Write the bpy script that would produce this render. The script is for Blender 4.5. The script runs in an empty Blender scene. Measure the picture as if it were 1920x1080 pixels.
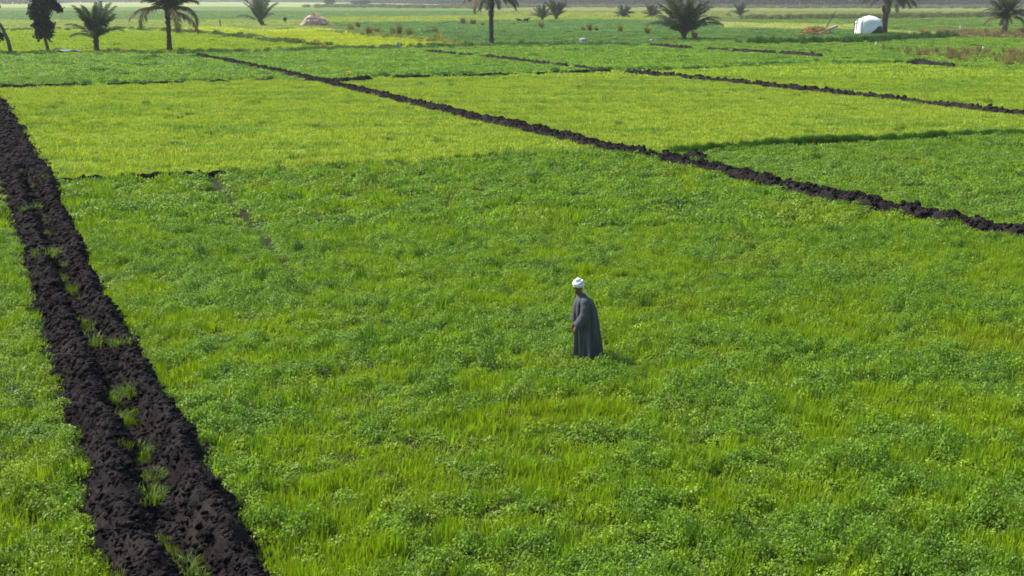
import bpy, bmesh, math, random
import numpy as np
from mathutils import Vector, Matrix, Euler

random.seed(7)
RNG = np.random.default_rng(7)
SC = bpy.context.scene
COL = SC.collection
R = math.radians

# ------------------------------------------------------------------ camera
CAM_H = 7.05
FPX = 2600.0                       # focal length in pixels of a 1920 px wide frame
PITCH = math.atan(543 / 2600)
cam_d = bpy.data.cameras.new('camera')
cam_d.sensor_width = 36.0
cam_d.lens = 36.0 * FPX / 1920.0
cam_d.clip_start = 0.1
cam_d.clip_end = 20000
cam = bpy.data.objects.new('camera', cam_d)
COL.objects.link(cam)
cam.location = (0, 0, CAM_H)
cam.rotation_euler = (R(90) - PITCH, 0, 0)
SC.camera = cam

# ------------------------------------------------------------------ sky, sun, exposure
SUN_ELEV = R(50)
SUN_AZ = R(-62)                    # compass style: 0 = +Y (ahead), negative = left
world = bpy.data.worlds.new('World')
SC.world = world
world.use_nodes = True
wn = world.node_tree.nodes
sky = wn.new('ShaderNodeTexSky')
sky.sky_type = 'NISHITA'
sky.sun_disc = False
sky.sun_elevation = SUN_ELEV
sky.sun_rotation = SUN_AZ
sky.air_density = 1.0
sky.dust_density = 2.5
sky.ozone_density = 1.0
wn['Background'].inputs['Strength'].default_value = 0.13
world.node_tree.links.new(sky.outputs[0], wn['Background'].inputs['Color'])
sun_d = bpy.data.lights.new('sun', 'SUN')
sun_d.energy = 4.3
sun_d.angle = R(2.5)
sun_d.color = (1.0, 0.95, 0.86)
sun = bpy.data.objects.new('sun', sun_d)
COL.objects.link(sun)
sdir = Vector((math.sin(SUN_AZ) * math.cos(SUN_ELEV), math.cos(SUN_AZ) * math.cos(SUN_ELEV), math.sin(SUN_ELEV)))
sun.rotation_euler = sdir.to_track_quat('Z', 'Y').to_euler()
sun.location = (-30, 20, 60)
SC.view_settings.view_transform = 'Standard'
SC.view_settings.look = 'None'
SC.view_settings.gamma = 1.0
SC.view_settings.exposure = 0.70
SC.view_settings.use_curve_mapping = False
SC.cycles.use_denoising = True
SC.cycles.max_bounces = 8
SC.cycles.transmission_bounces = 5
SC.cycles.transparent_max_bounces = 4
SC.cycles.volume_bounces = 1
SC.cycles.filter_width = 1.7

# ------------------------------------------------------------------ helpers
CANOPY = 0.22                      # height of the young crops
cP, sP = math.cos(PITCH), math.sin(PITCH)


def G(u, v, z=CANOPY):
    """place on the land (at height z) that stands at photograph pixel u, v"""
    a, b = (u - 960) / FPX, (540 - v) / FPX
    dx, dy, dz = a, cP + b * sP, -sP + b * cP
    t = (z - CAM_H) / dz
    return Vector((dx * t, dy * t, z))


def ppm(p):
    """pixels per metre at a place"""
    d = Vector(p) - Vector((0, 0, CAM_H))
    return FPX / (d.y * cP - d.z * sP)


def to_px(x, y, z=CANOPY):
    dz = z - CAM_H
    depth = y * cP - dz * sP
    up = y * sP + dz * cP
    return 960 + FPX * x / depth, 540 - FPX * up / depth


TAB = RNG.random((256, 256))


def vnoise(x, y, s=1.0, off=0.0):
    x = np.asarray(x, float) / s + 37.7 + off
    y = np.asarray(y, float) / s + 91.3 + off * 1.7
    xi, yi = np.floor(x).astype(int), np.floor(y).astype(int)
    fx, fy = x - xi, y - yi
    fx, fy = fx * fx * (3 - 2 * fx), fy * fy * (3 - 2 * fy)
    x0, x1, y0, y1 = xi % 256, (xi + 1) % 256, yi % 256, (yi + 1) % 256
    return (TAB[x0, y0] * (1 - fx) + TAB[x1, y0] * fx) * (1 - fy) + (TAB[x0, y1] * (1 - fx) + TAB[x1, y1] * fx) * fy


def fbm(x, y, s=1.0, off=0.0, octv=4):
    t, a, n = 0, 1.0, 0
    for k in range(octv):
        t = t + a * vnoise(x, y, s / 2 ** k, off + 13 * k)
        n += a
        a *= 0.5
    return t / n


def in_poly(px, py, poly):
    r = np.zeros(len(px), bool)
    n = len(poly)
    for i in range(n):
        x0, y0 = poly[i]
        x1, y1 = poly[(i + 1) % n]
        if y0 == y1:
            continue
        c = ((y0 > py) != (y1 > py)) & (px < (x1 - x0) * (py - y0) / (y1 - y0) + x0)
        r ^= c
    return r


def line_dist(px, py, pts):
    d = np.full(len(px), 1e9)
    for (ax, ay), (bx, by) in zip(pts[:-1], pts[1:]):
        ex, ey = bx - ax, by - ay
        L = ex * ex + ey * ey
        t = np.clip(((px - ax) * ex + (py - ay) * ey) / L, 0, 1)
        d = np.minimum(d, np.hypot(px - ax - t * ex, py - ay - t * ey))
    return d


def tag(o, label=None, cat=None, group=None, kind=None):
    if label:
        o['label'] = label
    if cat:
        o['category'] = cat
    if group:
        o['group'] = group
    if kind:
        o['kind'] = kind
    return o


def link(name, data, parent=None):
    o = bpy.data.objects.new(name, data)
    COL.objects.link(o)
    if parent is not None:
        o.parent = parent
    return o


def empty(name, loc, rz=0.0):
    o = link(name, None)
    o.empty_display_size = 0.3
    o.location = loc
    o.rotation_euler = (0, 0, rz)
    return o


class MB:
    """collects vertices and faces of ONE mesh"""
    def __init__(self):
        self.v, self.f = [], []

    def add(self, vs, fs):
        b = len(self.v)
        self.v.extend([tuple(p) for p in vs])
        self.f.extend([tuple(i + b for i in f) for f in fs])

    def tube(self, pts, rad, n=8, cap=True):
        rings = []
        for i, p in enumerate(pts):
            p = Vector(p)
            a = Vector(pts[max(i - 1, 0)])
            b = Vector(pts[min(i + 1, len(pts) - 1)])
            d = (b - a).normalized()
            h = Vector((1, 0, 0)) if abs(d.x) < 0.8 else Vector((0, 1, 0))
            s = d.cross(h).normalized()
            t = s.cross(d)
            rings.append([p + rad[i] * (math.cos(2 * math.pi * k / n) * s + math.sin(2 * math.pi * k / n) * t) for k in range(n)])
        vs = [q for r in rings for q in r]
        fs = []
        for i in range(len(rings) - 1):
            for k in range(n):
                fs.append((i * n + k, i * n + (k + 1) % n, (i + 1) * n + (k + 1) % n, (i + 1) * n + k))
        if cap:
            fs.append(tuple(range(n))[::-1])
            fs.append(tuple((len(rings) - 1) * n + k for k in range(n)))
        self.add(vs, fs)

    def mesh(self, name, mat, smooth=False):
        m = bpy.data.meshes.new(name)
        m.from_pydata(self.v, [], self.f)
        m.materials.append(mat)
        if smooth:
            m.polygons.foreach_set('use_smooth', [True] * len(m.polygons))
        m.update()
        return m

    def build(self, name, mat, parent=None, smooth=False):
        return link(name, self.mesh(name, mat, smooth), parent)


def np_mesh(name, V, F, mat, smooth=False):
    """fast mesh from numpy arrays; F is (n,3) or (n,4)"""
    m = bpy.data.meshes.new(name)
    k = F.shape[1]
    m.vertices.add(len(V))
    m.vertices.foreach_set('co', np.ascontiguousarray(V, np.float32).ravel())
    m.loops.add(F.size)
    m.loops.foreach_set('vertex_index', np.ascontiguousarray(F, np.int32).ravel())
    m.polygons.add(len(F))
    m.polygons.foreach_set('loop_start', np.arange(0, F.size, k, dtype=np.int32))
    m.polygons.foreach_set('loop_total', np.full(len(F), k, np.int32))
    if smooth:
        m.polygons.foreach_set('use_smooth', np.ones(len(F), bool))
    m.materials.append(mat)
    m.update(calc_edges=True)
    m.validate()
    return m


# ------------------------------------------------------------------ materials
def new_mat(name):
    m = bpy.data.materials.new(name)
    m.use_nodes = True
    nt = m.node_tree
    return m, nt, nt.nodes, nt.links, nt.nodes['Principled BSDF'], nt.nodes['Material Output']


def simple_mat(name, c1, c2=None, scale=8.0, rough=0.8, bump=0.0, spec=0.3, coords='Object', detail=6, bdist=0.02):
    m, nt, N, L, P, O = new_mat(name)
    P.inputs['Roughness'].default_value = rough
    P.inputs['Specular IOR Level'].default_value = spec
    tc = N.new('ShaderNodeTexCoord')
    nz = N.new('ShaderNodeTexNoise')
    nz.inputs['Scale'].default_value = scale
    nz.inputs['Detail'].default_value = detail
    L.new(tc.outputs[coords], nz.inputs['Vector'])
    cr = N.new('ShaderNodeValToRGB')
    cr.color_ramp.elements[0].position = 0.32
    cr.color_ramp.elements[1].position = 0.68
    cr.color_ramp.elements[0].color = (*c1, 1)
    cr.color_ramp.elements[1].color = (*(c2 or c1), 1)
    L.new(nz.outputs['Fac'], cr.inputs['Fac'])
    L.new(cr.outputs['Color'], P.inputs['Base Color'])
    if bump:
        b = N.new('ShaderNodeBump')
        b.inputs['Strength'].default_value = bump
        b.inputs['Distance'].default_value = bdist
        L.new(nz.outputs['Fac'], b.inputs['Height'])
        L.new(b.outputs['Normal'], P.inputs['Normal'])
    return m


def leaf_mat(name, color=None, trans=0.3, rough=0.5, spec=0.35, var=0.5):
    """leaf tissue: diffuse, a gloss and light passing through. color None: the crop's own tint from its scatter point"""
    m, nt, N, L, P, O = new_mat(name)
    if color is None:
        at = N.new('ShaderNodeAttribute')
        at.attribute_type = 'INSTANCER'
        at.attribute_name = 'tint'
        src = at.outputs['Color']
    else:
        rgb = N.new('ShaderNodeRGB')
        rgb.outputs[0].default_value = (*color, 1)
        src = rgb.outputs[0]
    av = N.new('ShaderNodeAttribute')
    av.attribute_name = 'shade'
    mr = N.new('ShaderNodeMapRange')
    mr.inputs['To Min'].default_value = 1 - var
    mr.inputs['To Max'].default_value = 1 + var
    L.new(av.outputs['Fac'], mr.inputs['Value'])
    mx = N.new('ShaderNodeVectorMath')
    mx.operation = 'SCALE'
    L.new(src, mx.inputs[0])
    L.new(mr.outputs[0], mx.inputs['Scale'])
    L.new(mx.outputs[0], P.inputs['Base Color'])
    P.inputs['Roughness'].default_value = rough
    P.inputs['Specular IOR Level'].default_value = spec
    tr = N.new('ShaderNodeBsdfTranslucent')
    tm = N.new('ShaderNodeVectorMath')
    tm.operation = 'MULTIPLY'
    tm.inputs[1].default_value = (1.25, 1.25, 0.6)
    L.new(mx.outputs[0], tm.inputs[0])
    L.new(tm.outputs[0], tr.inputs['Color'])
    ms = N.new('ShaderNodeMixShader')
    ms.inputs['Fac'].default_value = trans
    L.new(P.outputs[0], ms.inputs[1])
    L.new(tr.outputs[0], ms.inputs[2])
    L.new(ms.outputs[0], O.inputs['Surface'])
    return m


def soil_mat():
    m, nt, N, L, P, O = new_mat('dark_clay_soil')
    tc = N.new('ShaderNodeTexCoord')
    n1 = N.new('ShaderNodeTexNoise')
    n1.inputs['Scale'].default_value = 1.7
    n1.inputs['Detail'].default_value = 8
    n2 = N.new('ShaderNodeTexNoise')
    n2.inputs['Scale'].default_value = 38.0
    n2.inputs['Detail'].default_value = 5
    L.new(tc.outputs['Object'], n1.inputs['Vector'])
    L.new(tc.outputs['Object'], n2.inputs['Vector'])
    cr = N.new('ShaderNodeValToRGB')
    cr.color_ramp.elements[0].position = 0.3
    cr.color_ramp.elements[0].color = (0.0080, 0.0066, 0.0076, 1)
    cr.color_ramp.elements[1].position = 0.75
    cr.color_ramp.elements[1].color = (0.036, 0.0295, 0.0290, 1)
    L.new(n1.outputs['Fac'], cr.inputs['Fac'])
    L.new(cr.outputs['Color'], P.inputs['Base Color'])
    b = N.new('ShaderNodeBump')
    b.inputs['Strength'].default_value = 0.8
    b.inputs['Distance'].default_value = 0.03
    L.new(n2.outputs['Fac'], b.inputs['Height'])
    L.new(b.outputs['Normal'], P.inputs['Normal'])
    P.inputs['Roughness'].default_value = 1.0
    P.inputs['Specular IOR Level'].default_value = 0.06
    return m


M_SOIL = soil_mat()
M_CROP = leaf_mat('crop_leaf', None, 0.36, 0.48, 0.27, 0.48)
M_BLADE = leaf_mat('crop_blade', None, 0.36, 0.55, 0.25, 0.4)


def field_mat(name, c):
    c1 = tuple(x * 0.72 for x in c)
    return simple_mat(name, c1, c, 0.8, 0.95, 0.6, 0.05, 'Object', 9, 0.1)


# ------------------------------------------------------------------ ground
def grid_sheet(name, x0, x1, y0, y1, z, mat):
    mb = MB()
    mb.add([(x0, y0, z), (x1, y0, z), (x1, y1, z), (x0, y1, z)], [(0, 1, 2, 3)])
    return mb.build(name, mat)


M_GROUND = field_mat('farmland_green', (0.075, 0.115, 0.032))
ground = tag(grid_sheet('ground', -5000, 5000, -150, 9000, 0.0, M_GROUND), kind='structure')

# ------------------------------------------------------------------ where the plots and earth banks lie
STRIP = [  # v, left edge, right edge of the ploughed ditch strip
    (1330, 262, 690), (1080, 203, 508), (1020, 158, 488), (955, 138, 446), (900, 138, 428), (845, 150, 384), (800, 128, 356), (740, 117, 318), (680, 100, 280), (640, 90, 254),
    (560, 62, 208), (480, 39, 165), (400, 18, 128), (335, -2, 104), (250, -40, 48), (190, -72, 12), (165, -90, -6), (120, -130, -52)]
STRIP_W = [(v, G(l, v, 0.25), G(r, v, 0.25)) for v, l, r in STRIP]
strip_poly = [(p.x, p.y) for _, p, _ in STRIP_W] + [(p.x, p.y) for _, _, p in STRIP_W[::-1]]


def path(px, z=0.3):
    return [(q.x, q.y) for q in (G(u, v, z) for u, v in px)]


BANK_MAIN = path([(2300, 505), (1920, 433), (1810, 413), (1700, 390), (1600, 370), (1500, 350), (1400, 327), (1300, 303), (1200, 285), (1100, 263),
                  (1000, 240), (900, 219), (800, 196), (700, 172), (620, 154), (560, 140), (500, 128), (430, 113), (368, 102)])
BANK_FAR = path([(2300, 262), (1920, 211), (1700, 186), (1500, 164), (1350, 149), (1250, 139), (1172, 132)])
BANK_FAR_B = path([(1142, 130), (1060, 122), (960, 110), (880, 102), (800, 95)])
BANK_THIN = path([(1600, 108), (1480, 100), (1400, 96), (1300, 90), (1212, 84)])
BANK_SPUR = path([(1330, 292), (1305, 290), (1272, 287)])
BANK_CORNER = path([(700, 146), (640, 150), (590, 148), (565, 149)])
BANK_RIGHT = path([(1792, 123), (1745, 119), (1700, 116)])
BUND_LEFT = path([(-300, 170), (0, 161), (130, 158), (270, 154), (400, 151), (516, 147)])
BUND_MID = path([(690, 145), (800, 142), (900, 139), (1000, 136), (1090, 133), (1150, 131)])
BUND_NEAR = path([(103, 334), (180, 330), (260, 327), (340, 325), (430, 321)])
FURROW = path([(385, 318), (440, 375), (490, 430), (530, 480), (640, 620), (770, 735), (860, 840), (930, 930)])

PLOTS = [
    # name, kind, polygon in photograph pixels, palette, crop height, label
    ('near_right', 'mix', [(1092, 284), (1270, 292), (1330, 300), (1400, 322), (1920, 432), (2350, 515), (2500, 1400), (500, 1400), (95, 335), (430, 322), (760, 303)], 'mix', 1.0,
     'lush mixed clover and young wheat around the robed man'),
    ('left_edge', 'mix', [(-2, 335), (20, 400), (300, 1400), (-900, 1400), (-900, 335)], 'mix', 1.0, 'clover and young wheat growing left of the ploughed ditch'),
    ('side', 'mix', [(1270, 286), (1330, 277), (1920, 249), (2400, 228), (2400, 525), (1920, 436), (1400, 322)], 'side', 0.85, 'mid-green crop between tall grass edge and main earth bank'),
    ('wheat_left', 'wheat', [(0, 161), (516, 147), (600, 152), (1100, 262), (1200, 285), (1092, 284), (760, 303), (430, 322), (95, 335), (-100, 335), (-400, 335), (-400, 172)], 'wheat', 0.75,
     'smooth yellow-green wheat left of the main earth bank'),
    ('wheat_mid', 'wheat', [(620, 154), (690, 145), (1150, 131), (1172, 133), (1920, 213), (2400, 265), (2400, 228), (1920, 249), (1330, 277), (1270, 288), (1150, 275)], 'wheat', 0.75,
     'yellow-green wheat between the two long earth banks'),
    ('wheat_right', 'wheat', [(1172, 132), (1300, 128), (1420, 122), (1560, 118), (1700, 117), (1792, 124), (1920, 131), (2400, 140), (2400, 270), (1920, 211)], 'wheat2', 0.75,
     'yellow-green wheat right of the second earth bank'),
    ('clover_left', 'clover', [(-500, 104), (0, 102), (200, 98), (368, 101), (500, 128), (600, 150), (516, 147), (0, 161), (-500, 176)], 'clover', 0.9,
     'green clover in front of the palms at left'),
    ('clover_mid', 'clover', [(380, 96), (600, 92), (800, 90), (960, 86), (1212, 82), (1600, 106), (1700, 114), (1560, 118), (1420, 122), (1172, 132), (690, 145), (600, 150), (500, 128), (368, 101)], 'clover', 0.9,
     'deep green clover behind the wheat in the middle distance'),
    ('clover_right', 'clover', [(1212, 82), (1500, 72), (1700, 64), (2400, 66), (2400, 140), (1920, 131), (1792, 124), (1600, 106)], 'clover2', 0.9,
     'green crop in front of the white tarpaulin hut'),
    ('bright_far', 'wheat', [(255, 53), (420, 49), (500, 56), (600, 52), (680, 60), (780, 68), (880, 80), (760, 86), (600, 84), (500, 74), (430, 64)], 'bright', 0.6,
     'bright lime-yellow plot below the straw heap'),
    ('lime_left', 'wheat', [(-600, 60), (0, 57), (255, 53), (430, 65), (500, 76), (600, 86), (380, 96), (200, 98), (0, 102), (-600, 106)], 'lime', 0.7,
     'lime-green plot behind the trunks of the left trees'),
    ('blue_mid', 'clover', [(620, 42), (800, 40), (1000, 37), (1150, 36), (1330, 40), (1350, 52), (1600, 54), (1700, 62), (1500, 72), (1212, 82), (960, 86), (880, 80), (780, 68), (680, 60)], 'blue', 0.9,
     'bluish-green crop around the far palm with bare trunk'),
    ('yellow_strip', 'wheat', [(560, 32), (900, 28), (1000, 25), (1240, 22), (1330, 34), (1330, 40), (1150, 36), (800, 40), (620, 42)], 'olive', 0.6, 'yellowish strip below the far round bushes'),
    ('pale_left', 'wheat', [(-700, 38), (120, 36), (560, 36), (620, 44), (600, 52), (500, 56), (420, 49), (255, 53), (0, 57), (-700, 60)], 'pale', 0.6, 'pale green strip behind the lime plot at left'),
    ('green_left', 'clover', [(-800, 15), (120, 14), (400, 12), (560, 13), (900, 13), (900, 28), (560, 32), (560, 36), (120, 36), (-800, 38)], 'far', 0.7, 'grey-green far crop at upper left'),
    ('straw_left', 'wheat', [(-900, 5), (120, 4), (480, 4), (690, 5), (900, 10), (900, 13), (560, 13), (400, 12), (120, 14), (-900, 15)], 'straw', 0.6, 'pale strip at the far upper left'),
    ('green_right_a', 'clover', [(1400, 33), (2500, 31), (2500, 56), (1700, 58), (1600, 44), (1400, 42)], 'far2', 0.8, 'green strip behind the white tarpaulin hut'),
    ('olive_right', 'wheat', [(900, 10), (1450, 12), (2500, 10), (2500, 31), (1400, 33), (1330, 34), (1240, 22), (1000, 25), (900, 28)], 'olive2', 0.7, 'dull olive strip before the far bare trees'),
    ('pale_right', 'wheat', [(1330, 40), (1400, 42), (1600, 44), (1700, 58), (2500, 56), (2500, 66), (1700, 64), (1600, 54), (1350, 52)], 'straw2', 0.5, 'pale dry strip beside the brush heap'),
]
# real leaf colours: (clover-like, wheat-like)
PAL = {
    'mix':    ((0.132, 0.256, 0.020), (0.232, 0.350, 0.005)),
    'side':   ((0.136, 0.258, 0.026), (0.212, 0.330, 0.010)),
    'wheat':  ((0.215, 0.330, 0.040), (0.315, 0.405, 0.040)),
    'wheat2': ((0.205, 0.325, 0.034), (0.295, 0.395, 0.030)),
    'clover': ((0.135, 0.262, 0.020), (0.190, 0.315, 0.016)),
    'clover2': ((0.125, 0.240, 0.022), (0.185, 0.300, 0.020)),
    'bright': ((0.300, 0.390, 0.020), (0.380, 0.440, 0.022)),
    'lime':   ((0.220, 0.330, 0.022), (0.290, 0.385, 0.022)),
    'blue':   ((0.085, 0.190, 0.045), (0.130, 0.240, 0.032)),
    'olive':  ((0.180, 0.260, 0.045), (0.290, 0.350, 0.040)),
    'pale':   ((0.190, 0.280, 0.065), (0.280, 0.340, 0.080)),
    'far':    ((0.110, 0.205, 0.055), (0.165, 0.265, 0.065)),
    'straw':  ((0.260, 0.330, 0.100), (0.430, 0.450, 0.180)),
    'far2':   ((0.100, 0.195, 0.028), (0.190, 0.280, 0.032)),
    'olive2': ((0.150, 0.200, 0.058), (0.260, 0.290, 0.078)),
    'straw2': ((0.230, 0.290, 0.060), (0.390, 0.410, 0.120)),
}

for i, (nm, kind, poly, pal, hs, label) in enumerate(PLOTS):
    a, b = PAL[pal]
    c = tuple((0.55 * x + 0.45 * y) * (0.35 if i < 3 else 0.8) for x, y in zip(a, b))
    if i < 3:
        c = (0.030, 0.034, 0.014)          # mossy soil, darkened to deepen the shade in gaps between crop plants
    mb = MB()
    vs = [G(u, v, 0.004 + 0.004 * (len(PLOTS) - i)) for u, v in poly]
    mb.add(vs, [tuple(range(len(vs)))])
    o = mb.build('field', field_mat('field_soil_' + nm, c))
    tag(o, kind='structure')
    bm = bmesh.new()
    bm.from_mesh(o.data)
    bmesh.ops.triangulate(bm, faces=bm.faces[:])
    for f in bm.faces:
        if f.normal.z < 0:
            f.normal_flip()
    bm.to_mesh(o.data)
    bm.free()

# ------------------------------------------------------------------ crop plants (prototypes for the scatter)
def proto(name, V, F, shade, mat):
    m = np_mesh(name, np.array(V), np.array(F), mat)
    at = m.attributes.new('shade', 'FLOAT', 'FACE')
    at.data.foreach_set('value', np.array(shade, np.float32))
    return bpy.data.objects.new(name, m)


def clover_clump(name, n, rad, h, leaf, seed):
    r = random.Random(seed)
    V, F, S = [], [], []
    for i in range(n):
        a, q = r.uniform(0, 6.283), math.sqrt(r.random())
        dome = 1 - 0.45 * q * q
        x, y = rad * q * math.cos(a), rad * q * math.sin(a)
        z = h * dome * r.uniform(0.45, 1.0)
        s = leaf * r.uniform(0.6, 1.25)
        # one folded leaf, tilted outwards
        tilt = r.gauss(0.25 + 0.4 * q, 0.45)
        az = a + r.gauss(0, 0.9)
        M = Matrix.Translation((x, y, z)) @ Matrix.Rotation(az, 4, 'Z') @ Matrix.Rotation(tilt, 4, 'Y')
        fold = s * r.uniform(0.05, 0.25)
        pts = [(-s * .6, 0, 0), (0, -s * .48, fold), (s * .7, 0, -fold * .6), (0, s * .48, fold)]
        b = len(V)
        V += [tuple(M @ Vector(p)) for p in pts]
        F += [(b, b + 1, b + 2), (b, b + 2, b + 3)]
        sh = r.random()
        S += [sh, sh * 0.9 + 0.05]
    return proto(name, V, F, S, M_CROP)


def wheat_clump(name, n, rad, h, wid, seed, mat=None):
    r = random.Random(seed)
    V, F, S = [], [], []
    for i in range(n):
        a, q = r.uniform(0, 6.283), math.sqrt(r.random())
        x, y = rad * q * math.cos(a), rad * q * math.sin(a)
        az = r.uniform(0, 6.283)
        L = h * r.uniform(0.6, 1.15)
        lean = r.uniform(0.05, 0.5)
        w = wid * r.uniform(0.6, 1.2)
        d = Vector((math.cos(az), math.sin(az), 0))
        sd = Vector((-d.y, d.x, 0))
        p0 = Vector((x, y, 0.0))
        p1 = p0 + d * lean * L * .3 + Vector((0, 0, L * .55))
        p2 = p0 + d * lean * L * .9 + Vector((0, 0, L * (1.0 - .35 * lean)))
        b = len(V)
        V += [tuple(p0 - sd * w * .4), tuple(p0 + sd * w * .4), tuple(p1 - sd * w * .5), tuple(p1 + sd * w * .5), tuple(p2)]
        F += [(b, b + 1, b + 3), (b, b + 3, b + 2), (b + 2, b + 3, b + 4)]
        sh = r.random()
        S += [sh] * 3
    return proto(name, V, F, S, mat or M_BLADE)


def collection_of(name, objs):
    c = bpy.data.collections.new(name)
    for o in objs:
        c.objects.link(o)
    return c


C_NEAR = collection_of('crop_near', [clover_clump('a%d_clover' % k, 150, 0.17, 0.26, 0.030, k) for k in range(4)] +
                       [wheat_clump('b%d_wheat' % k, 56, 0.16, 0.26, 0.015, 20 + k) for k in range(4)])
C_MID = collection_of('crop_mid', [clover_clump('a%d_clover_mid' % k, 120, 0.30, 0.26, 0.055, 40 + k) for k in range(4)] +
                      [wheat_clump('b%d_wheat_mid' % k, 70, 0.30, 0.29, 0.030, 60 + k) for k in range(4)])
C_FAR = collection_of('crop_far', [clover_clump('a%d_clover_far' % k, 150, 0.8, 0.30, 0.11, 80 + k) for k in range(4)] +
                      [wheat_clump('b%d_wheat_far' % k, 90, 0.8, 0.30, 0.07, 90 + k) for k in range(4)])


def scatter_group(coll):
    ng = bpy.data.node_groups.new('scatter_' + coll.name, 'GeometryNodeTree')
    ng.interface.new_socket('Geometry', in_out='INPUT', socket_type='NodeSocketGeometry')
    ng.interface.new_socket('Geometry', in_out='OUTPUT', socket_type='NodeSocketGeometry')
    N, L = ng.nodes, ng.links
    gi, go = N.new('NodeGroupInput'), N.new('NodeGroupOutput')
    ci = N.new('GeometryNodeCollectionInfo')
    ci.inputs['Collection'].default_value = coll
    ci.inputs['Separate Children'].default_value = True
    ci.inputs['Reset Children'].default_value = True
    ip = N.new('GeometryNodeInstanceOnPoints')
    ip.inputs['Pick Instance'].default_value = True

    def na(n, t):
        a = N.new('GeometryNodeInputNamedAttribute')
        a.data_type = t
        a.inputs['Name'].default_value = n
        return a.outputs['Attribute']
    L.new(gi.outputs[0], ip.inputs['Points'])
    L.new(ci.outputs[0], ip.inputs['Instance'])
    L.new(na('pick', 'INT'), ip.inputs['Instance Index'])
    L.new(na('turn', 'FLOAT_VECTOR'), ip.inputs['Rotation'])
    L.new(na('size', 'FLOAT_VECTOR'), ip.inputs['Scale'])
    L.new(ip.outputs[0], go.inputs[0])
    return ng


NG = {c.name: scatter_group(c) for c in (C_NEAR, C_MID, C_FAR)}


def scatter(name, coll, P, turn, size, pick, tint, parent=None):
    m = bpy.data.meshes.new(name)
    m.vertices.add(len(P))
    m.vertices.foreach_set('co', P.astype(np.float32).ravel())
    for nm, ty, arr, key in (('turn', 'FLOAT_VECTOR', turn, 'vector'), ('size', 'FLOAT_VECTOR', size, 'vector'),
                             ('tint', 'FLOAT_VECTOR', tint, 'vector'), ('pick', 'INT', pick, 'value')):
        at = m.attributes.new(nm, ty, 'POINT')
        at.data.foreach_set(key, np.ascontiguousarray(arr, np.int32 if ty == 'INT' else np.float32).ravel())
    o = link(name, m, parent)
    md = o.modifiers.new('scatter', 'NODES')
    md.node_group = NG[coll.name]
    return o


def band(y0, y1, step):
    """jittered places between two distances, as wide as the view there plus a margin"""
    xm = y1 * 0.56 + 8
    xs = np.arange(-xm, xm, step)
    ys = np.arange(y0, y1, step)
    X, Y = np.meshgrid(xs, ys)
    X, Y = X.ravel() + RNG.uniform(-.5, .5, X.size) * step, Y.ravel() + RNG.uniform(-.5, .5, Y.size) * step
    u, v = to_px(X, Y)
    k = (u > -330) & (u < 2250) & (v < 1230)
    return X[k], Y[k]


plot_world = [[(q.x, q.y) for q in (G(u, v) for u, v in p[2])] for p in PLOTS]
BANKS = [(BANK_MAIN, 0.40), (BANK_FAR, 0.30), (BANK_FAR_B, 0.22), (BANK_THIN, 0.28), (BANK_SPUR, 0.35), (BANK_CORNER, 0.4), (BANK_RIGHT, 0.3), (BUND_LEFT, 0.14), (BUND_MID, 0.14), (BUND_NEAR, 0.10)]
MAN = G(1094, 662)


def smooth(a, b, x):  # soft step; falls when a > b
    t = np.clip((x - a) / (b - a), 0, 1)
    return t * t * (3 - 2 * t)


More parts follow.
